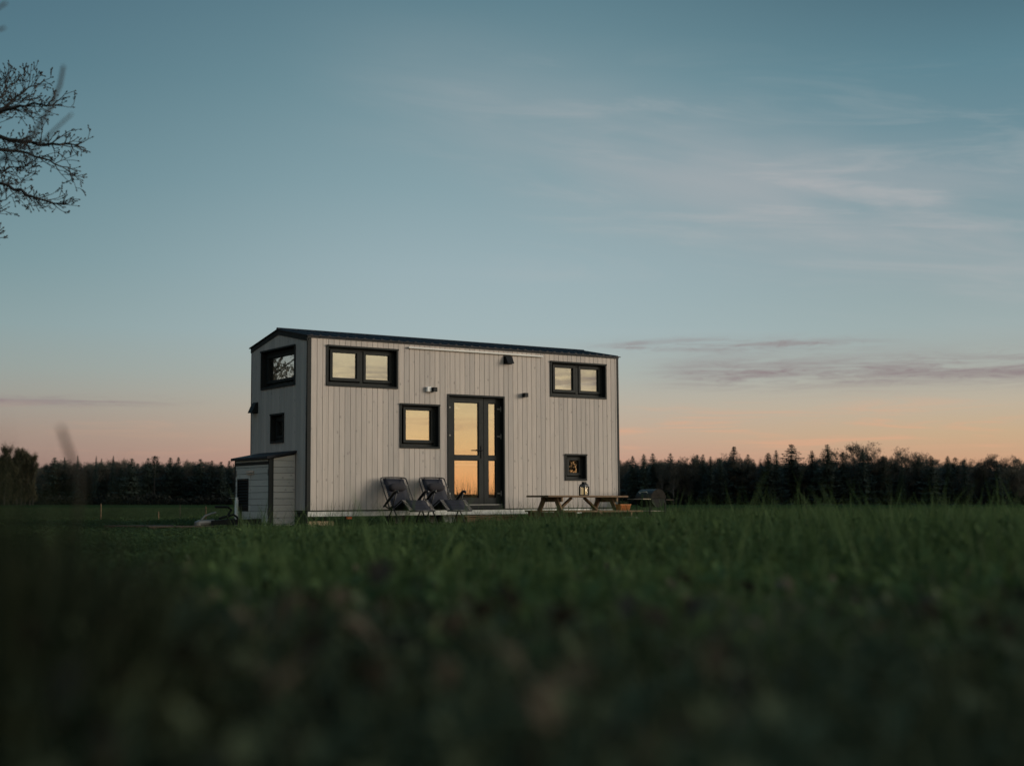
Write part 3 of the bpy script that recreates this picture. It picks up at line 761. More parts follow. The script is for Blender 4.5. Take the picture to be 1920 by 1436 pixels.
# ------------------------------------------------------------------ recliner chairs
def make_chair():
    root = empty('recliner_chair')
    # local axes: x across, -y is where the sitter faces, z up
    hwid = .255
    back_t, back_b = Vector((0, .55, .99)), Vector((0, .17, .40))
    knee, foot = Vector((0, -.23, .575)), Vector((0, -.50, .375))
    X = lambda s, p: (s, p.y, p.z)
    # tubes: back loop, seat rails
    t = MB(); t.tube([X(-.285, back_b), X(-.285, back_b.lerp(back_t, .9)), (-.272, .535, .985), (-.23, .55, 1.0), (0, .552, 1.004), (.23, .55, 1.0), (.272, .535, .985), X(.285, back_b.lerp(back_t, .9)), X(.285, back_b)], .0125, 8)
    t.build('back_frame', M['tube'], root, smooth=True)
    t = MB()
    for s in (-1, 1): t.tube([X(s * .285, back_b), (s * .285, .0, .46), X(s * .28, knee), X(s * .265, foot)], .0125, 8)
    t.tube([X(-.265, foot), (0, foot.y - .01, foot.z - .008), X(.265, foot)], .0125, 8)
    t.build('seat_frame', M['tube'], root, smooth=True)
    def sling(name, a, c, w, sag, n=8):
        mb = MB(); nrm = (c - a).cross(Vector((1, 0, 0))).normalized()
        bi = 0
        for k in range(n + 1):
            tt = k / n; pt = a.lerp(c, tt)
            for s in (-1, -.5, 0, .5, 1):
                off = sag * (1 - s * s) * math.sin(math.pi * tt) ** .5 if 0 < tt < 1 else 0
                mb.v.append((s * w, pt.y, pt.z - off * .6))
        for k in range(n):
            for s in range(4):
                mb.f.append((k * 5 + s, k * 5 + s + 1, (k + 1) * 5 + s + 1, (k + 1) * 5 + s))
        o = mb.build(name, M['sling'], root, smooth=True)
        md = o.modifiers.new('solid', 'SOLIDIFY'); md.thickness = .006
        return o
    sling('back_sling', back_b.lerp(back_t, .05), back_b.lerp(back_t, .985), .225, .03)
    sling('seat_sling', knee.lerp(back_b, .06), knee.lerp(back_b, .97), .225, .04)
    ls = sling('leg_sling', knee.lerp(foot, .02), knee.lerp(foot, .95), .205, .012)
    for k in range(3):
        tt = .2 + .27 * k; pt = knee.lerp(foot, tt)
        mb = MB(); mb.bar((-.2, pt.y - .003, pt.z + .003), (.2, pt.y - .003, pt.z + .003), .006, .004); mb.build('seam', M['pillow'], ls)
    # elastic cord laced along both edges
    lc = MB()
    for s in (-1, 1):
        for (a, c, w_in, n) in ((back_b, back_t, .225, 12), (knee, foot, .205, 8)):
            pts = []
            for k in range(n * 2 + 1):
                pt = a.lerp(c, .04 + .74 * k / (n * 2) if n == 12 else .03 + .92 * k / (n * 2))
                pts.append((s * (w_in if k % 2 else .28), pt.y - .008, pt.z + .006))
            lc.tube(pts, .0034, 4)
    tag(lc.build('lacing', M['cord'], root), kind='stuff')
    # pillow tied on the back
    pc = back_b.lerp(back_t, .66) + Vector((0, -.05, .03))
    pl = MB(); n = 12
    bi = len(pl.v); secs = 9
    for k in range(secs):
        s = -1 + 2 * k / (secs - 1); sc = (1 - abs(s) ** 5 * .55)
        for a in range(n):
            an = 2 * math.pi * a / n
            pl.v.append((s * .185, pc.y + math.cos(an) * .045 * sc, pc.z + math.sin(an) * .075 * sc))
    for k in range(secs - 1):
        for a in range(n):
            j = (a + 1) % n; pl.f.append((k * n + a, k * n + j, (k + 1) * n + j, (k + 1) * n + a))
    pl.f += [tuple(range(n))[::-1], tuple((secs - 1) * n + a for a in range(n))]
    pil = pl.build('pillow', M['pillow'], root, smooth=True)
    mb = MB()
    for s in (-.17, .17): mb.bar((s, pc.y + .01, pc.z + .02), (s, back_t.y - .005, back_t.z + .005), .018, .004)
    mb.build('strap', M['tube'], pil)
    for s in (-1, 1):
        xs = s * .325
        ar = MB(); pts = [(xs, .33, .455), (xs, .22, .53), (xs, .10, .615), (xs, -.02, .70), (xs, -.09, .735), (xs, -.15, .735), (xs, -.18, .71)]
        ar.tube(pts, [.016, .024, .026, .027, .028, .027, .018], 8); ar.build('armrest', M['tube'], root, smooth=True)
        lg = MB(); lg.tube([(xs - s * .01, -.10, .71), (xs - s * .01, .06, .40), (xs - s * .01, .30, .05), (xs - s * .01, .36, .008)], .0125, 8); lg.build('leg', M['tube'], root, smooth=True)
        lg = MB(); lg.tube([(xs - s * .025, .05, .60), (xs - s * .025, .0, .40), (xs - s * .025, -.27, .04), (xs - s * .025, -.30, .008)], .0125, 8); lg.build('leg', M['tube'], root, smooth=True)
        lk = MB(); lk.tube([(xs - s * .005, .30, .47), (xs - s * .02, .17, .42), (xs - s * .02, .02, .47)], .014, 6); lk.build('hinge_link', M['tube'], root)
    mb = MB()
    mb.tube([(-.31, .36, .012), (.31, .36, .012)], .0125, 8); mb.tube([(-.30, -.30, .012), (.30, -.30, .012)], .0125, 8)
    mb.build('foot_bar', M['tube'], root, smooth=True)
    return root
ch1 = make_chair()
ch2 = copy_tree(ch1)
for o, (x, y), dr, lb in ((ch1, (1.745, -.67), .02, 'charcoal reclining garden chair farther from the glazed door'),
                          (ch2, (2.56, -.69), -.02, 'charcoal reclining garden chair with armrest before the glazed door')):
    g = on_ground(x, y); o.location = (g.x, g.y, hw(x, y, -.40).z - .0); o.rotation_euler = (0, 0, YAW + dr)
    tag(o, lb, 'chair', 'reclining chairs along the wall')

# ------------------------------------------------------------------ picnic table
def picnic():
    root = empty('picnic_table'); tag(root, 'brown wooden picnic table with attached benches in front of the small window', 'picnic table')
    hl = .99
    for k in range(5):
        mb = MB(); y = -.36 + k * .146; mb.box(-hl, hl, y, y + .136, .64, .675); mb.build('tabletop_plank', M['timber'], root, bevel=.004)
    for s in (-1, 1):
        for k in range(2):
            mb = MB(); y = s * .66 - .13 + k * .133; mb.box(-hl + (.26 if s > 0 else .03), hl + .02, y, y + .125, .355, .388); mb.build('bench_plank', M['timber'], root, bevel=.004)
    for x in (-.68, .68):
        for s in (-1, 1):
            mb = MB(); mb.bar((x, s * .18, .638), (x, s * .60, .0), .10, .042, up=(1, 0, 0)); mb.build('leg', M['timber'], root, bevel=.003)
        mb = MB(); mb.box(x + .026, x + .064, -.78, .78, .262, .354); mb.build('bench_bearer', M['timber'], root, bevel=.003)
        mb = MB(); mb.box(x + .026, x + .064, -.34, .34, .55, .638); mb.build('top_bearer', M['timber'], root, bevel=.003)
        sx = 1 if x < 0 else -1
        mb = MB(); mb.bar((x + sx * .52, 0, .63), (x + sx * .07, 0, .29), .07, .04); mb.build('brace', M['timber'], root, bevel=.003)
    return root
pt = picnic(); g = on_ground(5.30, -1.2); pt.location = (g.x, g.y, hw(5.3, -1.2, .245).z - .675); pt.rotation_euler = (0, 0, YAW)

# lantern on the table
lz = hw(5.46, -1.2, .246)
lan = empty('lantern', (lz.x, lz.y, lz.z), YAW + .18); tag(lan, 'black metal candle lantern standing on the picnic table', 'lantern')
mb = MB(); mb.box(-.075, .075, -.075, .075, 0, .016); mb.build('base', M['darker'], lan, bevel=.003)
mb = MB()
for sx in (-1, 1):
    for sy in (-1, 1): mb.box(sx * .064 - .011, sx * .064 + .011, sy * .064 - .011, sy * .064 + .011, .016, .165)
mb.box(-.073, .073, -.073, .073, .165, .178); mb.build('frame', M['darker'], lan)
mb = MB()
for k in range(4):
    a = k * math.pi / 2
    for t in (-.04, 0, .04): pass
mb.hexa([(-.073, -.073, .178), (.073, -.073, .178), (.073, .073, .178), (-.073, .073, .178)], [(-.06, -.06, .215), (.06, -.06, .215), (.06, .06, .215), (-.06, .06, .215)])
mb.hexa([(-.06, -.06, .215), (.06, -.06, .215), (.06, .06, .215), (-.06, .06, .215)], [(-.034, -.034, .235), (.034, -.034, .235), (.034, .034, .235), (-.034, .034, .235)])
mb.build('lid', M['darker'], lan)
mb = MB(); mb.box(-.034, .034, -.034, .034, .235, .268); mb.tube([(-.03, 0, .268), (-.028, 0, .30), (0, 0, .318), (.028, 0, .30), (.03, 0, .268)], .004, 6); mb.build('chimney', M['darker'], lan)
for k in range(4):
    a = k * math.pi / 2; cs, sn = math.cos(a), math.sin(a)
    mb = MB(); mb.box(-.058, .058, -.066, -.063, .018, .164, lambda x, y, z: (x * cs - y * sn, x * sn + y * cs, z)); mb.build('pane', M['lantern_glass'], lan)
    mb = MB()
    for t in (-.042, 0, .042): mb.box(t - .011, t + .011, -.076, -.0745, .184, .203, lambda x, y, z: (x * cs - y * sn, x * sn + y * cs, z))
    mb.build('cut_out', M['cord'], lan)
mcandle, q = new_mat('emissive_wax')
p = q.n('ShaderNodeBsdfPrincipled'); p.inputs['Base Color'].default_value = (.5, .40, .25, 1); p.inputs['Emission Color'].default_value = (1, .76, .42, 1); p.inputs['Emission Strength'].default_value = .3  # cream wax with a weak warm emission
o = q.n('ShaderNodeOutputMaterial'); q.l(p.outputs[0], o.inputs[0])
mb = MB(); mb.tube([(.0, 0, .016), (.0, 0, .15)], .05, 16); mb.build('candle', mcandle, lan, smooth=True)

# orange planter on the near bench, stone block under the bench end
g = hw(5.92, -1.84, 0); bz = pt.location.z + .389
pot = empty('planter', (g.x, g.y, bz), YAW); pot.scale = (.85, .85, .9); tag(pot, 'small orange planter sitting on the bench end of the picnic table', 'planter')
mb = MB(); mb.hexa([(-.13, -.075, 0), (.13, -.075, 0), (.13, .075, 0), (-.13, .075, 0)], [(-.155, -.09, .115), (.155, -.09, .115), (.155, .09, .115), (-.155, .09, .115)])
body = mb.build('box', M['orange'], pot, bevel=.006)
for k in range(7):
    x = -.12 + .04 * k; mb = MB(); mb.hexa([(x - .008, -.088, .01), (x + .008, -.088, .01), (x + .008, -.075, .01), (x - .008, -.075, .01)], [(x * 1.12 - .008, -.102, .105), (x * 1.12 + .008, -.102, .105), (x * 1.12 + .008, -.088, .105), (x * 1.12 - .008, -.088, .105)]); mb.build('rib', M['orange'], body)
mb = MB(); ring(mb, -.165, .165, -.10, .10, .018, .112, .13, lambda u, w, v: (u, v, w)); mb.build('rim', M['orange'], body)
lf = MB()
for k in range(60):
    a = random.uniform(0, 6.28); r = random.uniform(.02, .12); c_ = Vector((math.cos(a) * r * 1.1, math.sin(a) * r * .6, .12)); d = Vector((math.cos(a) * .05, math.sin(a) * .05, random.uniform(.03, .09))); s = Vector((-math.sin(a), math.cos(a), 0)) * .012
    lf.poly([c_, c_ + d * .6 + s, c_ + d, c_ + d * .6 - s])
lf.build('foliage', M['herb'], pot)
g = on_ground(6.02, -1.98)
mb = MB(); mb.box(-.12, .12, -.1, .1, 0, .27); o = mb.build('stone_block', M['stone'], None, bevel=.02); o.location = g; o.rotation_euler = (0, 0, YAW + .2)
tag(o, 'pale stone block under the right end of the picnic bench', 'block')

# ------------------------------------------------------------------ barrel grill beyond the house end
gx, gy = 2.93, 28.9
gr = empty('barrel_grill', (gx, gy, float(ground_z(gx, gy))), R(113)); gr.scale = (.82, .82, .9); tag(gr, 'dark barrel grill with closed round lid and side shelves right of the house', 'grill')
# barrel axis along local x
def half_barrel(sgn, r, x0, x1, n=14):
    mb = MB(); ringv = []
    for x in (x0, x1):
        for k in range(n + 1):
            a = math.pi * k / n; mb.v.append((x, -math.cos(a) * r, .72 + sgn * math.sin(a) * r))
    for k in range(n): mb.f.append((k, k + 1, n + 1 + k + 1, n + 1 + k))
    return mb
mb = half_barrel(1, .215, -.42, .42); lid = mb.build('lid', M['grill'], gr, smooth=True)
for x in (-.42, .42):
    e = MB(); n = 14; e.v = [(x, -math.cos(math.pi * k / n) * .215, .722 + math.sin(math.pi * k / n) * .215) for k in range(n + 1)]; e.f = [tuple(range(n + 1))]
    e.build('lid_end', M['grill_end'], lid)
mb = MB(); mb.tube([(-.2, .19, .84), (-.2, .235, .87), (.2, .235, .87), (.2, .19, .84)], .011, 8); mb.build('lid_handle', M['steel'], lid)
mb = half_barrel(-1, .205, -.41, .41); bowl = mb.build('bowl', M['darker'], gr, smooth=True)
for x in (-.41, .41):
    e = MB(); n = 14; e.v = [(x, -math.cos(math.pi * k / n) * .205, .717 - math.sin(math.pi * k / n) * .205) for k in range(n + 1)]; e.f = [tuple(range(n + 1))]
    e.build('bowl_end', M['darker'], bowl)
mb = MB()
for k in range(5): mb.box(-.43, .43, .23 + k * .045, .268 + k * .045, .695, .712)
mb.build('front_shelf', M['steel'], gr)
mb = MB(); mb.box(-.42, .40, -.44, -.22, .675, .70); mb.build('side_shelf', M['pallet'], gr)
for x in (-.36, .36):
    for y in (-.22, .22):
        mb = MB(); mb.box(x - .016, x + .016, y - .016, y + .016, 0, .70); mb.build('leg', M['darker'], gr)
mb = MB()
for k in range(8): mb.box(-.36, .36, -.2 + k * .052, -.165 + k * .052, .42, .436)
mb.build('lower_shelf', M['steel'], gr)
for y in (-.24, .24):
    mb = MB(); mb.tube([(-.42, y - .02, .09), (-.42, y + .02, .09)], .09, 14); mb.build('wheel', M['rubber'], gr)

# ------------------------------------------------------------------ dark pallets left of the drawbar
def pallet(x, y, rz, label):
    root = empty('wooden_pallet', (x, y, float(ground_z(x, y))), rz); tag(root, label, 'pallet', 'dark pallets lying left of the drawbar')
    for k in range(5):
        mb = MB(); yy = -.38 + k * .165; mb.box(-.58, .58, yy, yy + .1, .118, .138); mb.build('plank', M['pallet'], root)
    for xx in (-.5, 0, .5):
        for yy in (-.33, 0, .33):
            mb = MB(); mb.box(xx - .05, xx + .05, yy - .05, yy + .05, .02, .116); mb.build('spacer', M['pallet'], root)
    for xx in (-.5, 0, .5):
        mb = MB(); mb.box(xx - .05, xx + .05, -.38, .38, 0, .018); mb.build('runner', M['pallet'], root)
pallet(-6.9, 25.4, .1, 'dark weathered pallet lying leftmost of the drawbar')
pallet(-5.95, 24.6, .35, 'dark weathered pallet lying just left of the trailer coupling')

# fence stakes out in the pasture
stakes = [(192, 33, .52, 'pale wooden stake standing in the pasture left of the pallets'), (388, 31, .47, 'pale wooden stake standing behind the trailer coupling'),
          (300, 36, .33, 'short pale stake between the pallets and the far wood'), (340, 42, .50, 'dark thin stake standing behind the left pallet'),
          (1510, 62, .55, 'thin dark stake out in the pasture on the right'), (1845, 70, .6, 'thin dark stake nearest the right edge of the pasture')]
for px, d, hh, lb in stakes:
    x = (px - 960) / 2555.6 * d; z = float(ground_z(x, d))
    st = empty('fence_stake', (x, d, z)); tag(st, lb, 'stake', 'thin fence stakes in the pasture')
    mb = MB(); r_ = .022 if 'pale' in lb else .014
    mb.tube([(0, 0, -.05), (.006, 0, hh * .5), (.0, .004, hh - .02), (.0, .0, hh)], [r_, r_, r_ * .95, r_ * .4], 7); mb.build('post', M['pallet'] if 'dark' in lb else M['timber'], st); st.scale = (.7, .7, 1)
    mb = MB(); mb.tube([(0, -r_, hh * .8), (0, -r_ - .03, hh * .8), (0, -r_ - .03, hh * .8 + .03)], .006, 6); mb.build('insulator', M['darker'], st)

# ------------------------------------------------------------------ trees
def rand_perp(d):
    v = Vector((random.gauss(0, 1), random.gauss(0, 1), random.gauss(0, 1)))
    v -= d * v.dot(d)
    return v.normalized()

def broadleaf_mesh(name, seed, ht=14.0, spread=.36, mat='bud', up=.35, fans=2600, trunk_mat='far_bark', first=.30, fs=1.0):
    """bare-limbed tree in bud: (trunk with limbs, crown of fine twig sprays)"""
    random.seed(seed)
    tk = MB(); tips = []
    th = ht * random.uniform(.86, .95)
    base = [Vector((0, 0, -.3))]
    for k in range(1, 8):
        t = k / 7; base.append(Vector((random.gauss(0, .05) * k, random.gauss(0, .05) * k, th * t)))
    tk.tube(base, [.02 * ht * (1 - .86 * k / 7) for k in range(8)], 6)
    def limb(p, d, ln, r, lev):
        pts = [p]; q_ = p.copy(); dd = d.copy()
        for k in range(4):
            dd = (dd + rand_perp(dd) * .22 + Vector((0, 0, up * .25))).normalized(); q_ = q_ + dd * ln / 4; pts.append(q_.copy())
        tk.tube(pts, [r, r * .8, r * .6, r * .45, r * .25], 4 if lev else 5)
        for k in (1, 2, 3, 4):
            tips.append((pts[k], dd.copy(), ln))
        if lev < 2:
            for k in range(5 if lev == 0 else 4):
                t = random.uniform(.3, 1.0); i_ = min(3, int(t * 4)); pp = pts[i_].lerp(pts[i_ + 1], t * 4 - i_ if t < 1 else 1)
                nd = (dd * .55 + rand_perp(dd) * .8 + Vector((0, 0, up * .5))).normalized()
                limb(pp, nd, ln * random.uniform(.42, .62), r * .5, lev + 1)
    n_l = random.randint(15, 19)
    for k in range(n_l):
        t = first + (.96 - first) * (k + random.random()) / n_l
        i_ = min(6, int(t * 7)); p = base[i_].lerp(base[i_ + 1], t * 7 - i_)
        a = random.uniform(0, 6.283); prof = math.sin(math.pi * min(1, max(0.08, (t - .2) / .85))) ** .7
        d = Vector((math.cos(a), math.sin(a), random.uniform(.25, .8) + t * .35)).normalized()
        limb(p, d, ht * spread * (.35 + .75 * prof) * random.uniform(.75, 1.15), .007 * ht * (1.1 - t * .7), 0)
    tm = tk.mesh(name + '_trunk', M[trunk_mat])
    V = []; F = []
    for k in range(fans):
        p, d, ln = random.choice(tips)
        o_ = p + Vector((random.gauss(0, 1), random.gauss(0, 1), random.gauss(0, 1))) * .34
        dd = (d + Vector((random.gauss(0, .5), random.gauss(0, .5), random.gauss(.25, .5)))).normalized()
        s = rand_perp(dd); ln2 = random.uniform(.35, .85) * fs; w_ = random.uniform(.03, .075) * fs
        i_ = len(V)
        V += [tuple(o_ - s * w_), tuple(o_ + s * w_), tuple(o_ + dd * ln2)]; F.append((i_, i_ + 1, i_ + 2))
        if k % 3 == 0:
            c_ = o_ + dd * ln2 * .6; s2 = rand_perp(dd)
            V += [tuple(c_ + s2 * .13 * fs), tuple(c_ + dd * .22 * fs), tuple(c_ - s2 * .13 * fs)]; F.append((i_ + 3, i_ + 4, i_ + 5))
    return tm, np_mesh(name + '_crown', V, F, M[mat])

def conifer_mesh(name, seed, ht=15.0, width=.17, mat='spruce', first=.08, ragged=.25, pine=False):
    random.seed(seed)
    tk = MB(); tk.tube([(0, 0, -.3), (random.gauss(0, .1), 0, ht * .5), (0, random.gauss(0, .1), ht * .99)], [.014 * ht, .009 * ht, .002 * ht], 6)
    V = []; F = []
    z = ht * first
    while z < ht * .992:
        t = (z / ht - first) / (1 - first)
        if pine: rad_ = ht * width * (math.sin(math.pi * min(1, t * .9 + .12)) ** .6) * random.uniform(.6, 1.1)
        else: rad_ = ht * width * (1 - t) ** .74 * random.uniform(1 - ragged, 1 + ragged) + .10
        nb = max(4, int(6 + 5 * (1 - t)))
        a0 = random.uniform(0, 6.28)
        for k in range(nb):
            a = a0 + 6.283 * k / nb + random.gauss(0, .2); ln = rad_ * random.uniform(.65, 1.15)
            d = Vector((math.cos(a), math.sin(a), 0)); s = Vector((-d.y, d.x, 0))
            droop = (-.30 if not pine else .15) * ln
            p0 = Vector((0, 0, z)); tip = p0 + d * ln + Vector((0, 0, droop + .12 * ln))
            mid = p0 + d * ln * .55 + Vector((0, 0, droop * .75))
            w_ = (.16 + .16 * ln) * random.uniform(.7, 1.2)
            for (aa, bb, ww) in ((p0, mid, w_ * .8), (mid, tip, w_)):
                i_ = len(V); hang = Vector((0, 0, -.28 * ww - .1))
                V += [tuple(aa), tuple(bb + s * ww + hang), tuple(bb + (bb - aa) * .25), tuple(bb - s * ww + hang)]
                F += [(i_, i_ + 1, i_ + 2), (i_, i_ + 2, i_ + 3)]
            for e in range(2):
                c_ = p0.lerp(tip, random.uniform(.3, .95)) + s * random.gauss(0, w_ * .5); i_ = len(V)
                V += [tuple(c_ + s * .14), tuple(c_ - s * .14 + d * .1), tuple(c_ + Vector((random.gauss(0, .1), random.gauss(0, .1), -.38)))]; F.append((i_, i_ + 1, i_ + 2))
        z += (.36 + .30 * (1 - t)) * ht / 15 * random.uniform(.75, 1.25)
    return tk.mesh(name + '_trunk', M['far_bark']), np_mesh(name + '_crown', V, F, M[mat])

def tree(name, meshes, loc, sc, rz, label, cat, group, sxy=None):
    r = empty(name, loc, rz); s2 = sxy or sc; r.scale = (s2, s2, sc)
    tag(r, label, cat, group)
    link('trunk', meshes[0], r); link('crown', meshes[1], r)
    return r

spr = [conifer_mesh('spruce', 100 + k, 15, .25 + .04 * (k % 3), 'spruce', .06 + .05 * (k % 2), .22) for k in range(5)]
pin = [conifer_mesh('pine', 120 + k, 15, .16, 'pine', .55, .3, True) for k in range(2)]
dec = [broadleaf_mesh('broadleaf', 140 + k, 14, .30 + .03 * (k % 3), 'bud', .35, 6500, first=.14) for k in range(6)]
bir = [broadleaf_mesh('birch', 160 + k, 14, .22, 'bud', .6, 1900, 'birch') for k in range(2)]
wil = [broadleaf_mesh('poplar', 170 + k, 13, .17, 'willow', 1.7, 6500, first=.05, fs=.75) for k in range(3)]

FAR = 390.0
PXM = 2555.6 / FAR                      # pixels of the photograph per metre at the wood
def far_xy(px, d): return (px - 960) / 2555.6 * d, d
def plant(kind, px, top_px, d, label=None, wide=1.0):
    """a tree whose top stands as high as in the photograph: top_px above the field edge"""
    x, y = far_xy(px, d); z = float(ground_z(x, y)); ht = top_px / 2555.6 * d - z
    lst, nat, nm, cat = {'s': (spr, 15, 'spruce_tree', 'spruce'), 'p': (pin, 15, 'pine_tree', 'pine'), 'd': (dec, 15.6, 'broadleaf_tree', 'tree'),
                         'b': (bir, 15.2, 'birch_tree', 'birch'), 'w': (wil, 14.5, 'poplar_tree', 'poplar')}[kind]
    side = 'left' if px < 800 else 'right'
    base = {'s': 'dark pointed spruce in the far wood', 'p': 'dark flat topped pine in the far wood', 'd': 'bare budding broadleaf tree in the far wood',
            'b': 'slim pale stemmed birch at the edge of the far wood', 'w': 'pale brown upright poplar at the far left of the wood'}[kind]
    grp = base.replace('dark ', '') + ', ' + side + ' of the house'
    lb = label or (base + ' ' + side + ' of the house')
    sc = ht / nat
    tree(nm, random.choice(lst), (x, y, z), sc, random.uniform(0, 6.28), lb, cat, None if label else grp, sc * wide)

random.seed(21)
# left wood
for px in (2, 11, 19, 27, 34, 42, 50, 58, 64): plant('w', px, random.uniform(94, 114), 300 + random.uniform(-8, 8), None, random.uniform(.6, .95))
for px in (-16, -40): plant('w', px, 108, 302, None, .9)
left_named = [(103, 90, 's', 1.4, 'broad dark spruce beside the pale poplars on the left'), (248, 88, 's', 1.3, 'broad pyramid spruce standing over the left wood'),
              (278, 89, 's', 1.0, None), (291, 93, 'p', .9, 'tall flat crowned pine rising above the left wood'), (320, 90, 's', 1.1, None), (335, 90, 's', 1.0, None),
              (376, 87, 's', 1.2, None), (122, 90, 's', .5, None), (146, 94, 's', .35, None), (181, 93, 's', .35, None), (191, 88, 's', .6, None), (213, 94, 's', .35, None), (398, 84, 's', 1.1, None), (415, 82, 's', 1.1, None), (430, 83, 's', .9, None)]
for px, t, k, w_, lb in left_named: plant(k, px, t, 385 + random.uniform(-4, 4), lb, w_)
px = 66
while px < 560:
    plant(random.choice('ddddsb'), px, random.uniform(68, 79), 392 + random.uniform(-6, 14), None, random.uniform(.9, 1.2)); px += random.uniform(8, 15)
px = -60
while px < 600:
    plant(random.choice('sdds'), px, random.uniform(64, 78), 415 + random.uniform(-8, 8), None, 1.25); px += random.uniform(12, 18)
# right wood
right_named = [(1186, 92, 's', 1.1, None), (1207, 97, 's', .8, None), (1224, 98, 's', .9, None), (1257, 98, 's', .9, None), (1307, 95, 's', .8, None), (1318, 96, 's', .7, None),
               (1376, 110, 's', 1.3, 'broad dark spruce rising left of the highest tops'), (1484, 115, 's', 1.4, 'tallest dense spruce of the right wood'), (1551, 115, 's', 1.4, 'tall pointed spruce right of the tallest one'),
               (1455, 104, 's', .9, None), (1745, 94, 's', 1.2, None), (1776, 93, 's', .9, None), (1790, 90, 'p', .7, None), (1808, 86, 's', .8, None), (1690, 90, 's', .6, None), (1670, 85, 's', .8, None),
               (1600, 106, 'd', 1.3, 'round topped bare tree right of the tall spruces'), (1640, 92, 'd', 1.1, None), (1703, 96, 'd', 1.1, None), (1332, 92, 's', 1.0, None), (1402, 96, 's', 1.1, None), (1440, 99, 's', 1.2, None), (1522, 103, 's', 1.2, None), (1580, 100, 's', 1.2, None), (1655, 93, 's', 1.1, None), (1722, 90, 's', 1.2, None), (1868, 84, 's', 1.1, None), (1350, 90, 's', .9, None),
               (1845, 87, 'd', 1.2, None), (1895, 82, 'd', 1.2, None), (1618, 104, 's', .8, None)]
for px, t, k, w_, lb in right_named: plant(k, px, t, 372 + random.uniform(-5, 5), lb, w_)
px = 1120
while px < 1990:
    t = 75 + 11 * math.exp(-((px - 1500) / 170) ** 2) - 8 * max(0, (px - 1780) / 140)
    plant(random.choice('dddddsb'), px, t + random.uniform(-12, 6), 378 + random.uniform(-6, 16), None, random.uniform(.9, 1.25)); px += random.uniform(8, 15)
px = 1080
while px < 2000:
    plant(random.choice('sdds'), px, random.uniform(70, 81), 402 + random.uniform(-8, 8), None, 1.3); px += random.uniform(13, 19)
# pale birch stems at the edge
for px, t in ((1426, 84), (1507, 80), (1552, 76), (1240, 84), (1262, 84), (1655, 80)): plant('b', px, t, 371 + random.uniform(-3, 3), None, .8)

# the depth of the wood behind its edge, and the scrub along its foot: one mass each
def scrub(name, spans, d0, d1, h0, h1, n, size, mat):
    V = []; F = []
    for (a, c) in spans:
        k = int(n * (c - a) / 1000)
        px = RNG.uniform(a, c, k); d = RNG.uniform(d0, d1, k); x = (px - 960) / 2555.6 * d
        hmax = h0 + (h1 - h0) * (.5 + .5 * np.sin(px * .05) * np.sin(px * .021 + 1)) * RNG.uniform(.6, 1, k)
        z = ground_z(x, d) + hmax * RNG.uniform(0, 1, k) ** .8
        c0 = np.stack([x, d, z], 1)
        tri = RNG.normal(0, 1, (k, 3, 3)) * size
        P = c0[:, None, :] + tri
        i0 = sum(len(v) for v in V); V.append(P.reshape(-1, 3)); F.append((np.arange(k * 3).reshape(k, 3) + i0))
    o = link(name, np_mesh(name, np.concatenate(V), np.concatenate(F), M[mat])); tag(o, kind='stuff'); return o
scrub('forest', [(-120, 640), (1040, 2060)], 418, 450, 10.5, 12.5, 34000, .6, 'under')
scrub('undergrowth', [(-120, 640), (1040, 2060)], 366, 400, 1.4, 3.8, 24000, .28, 'scrub')

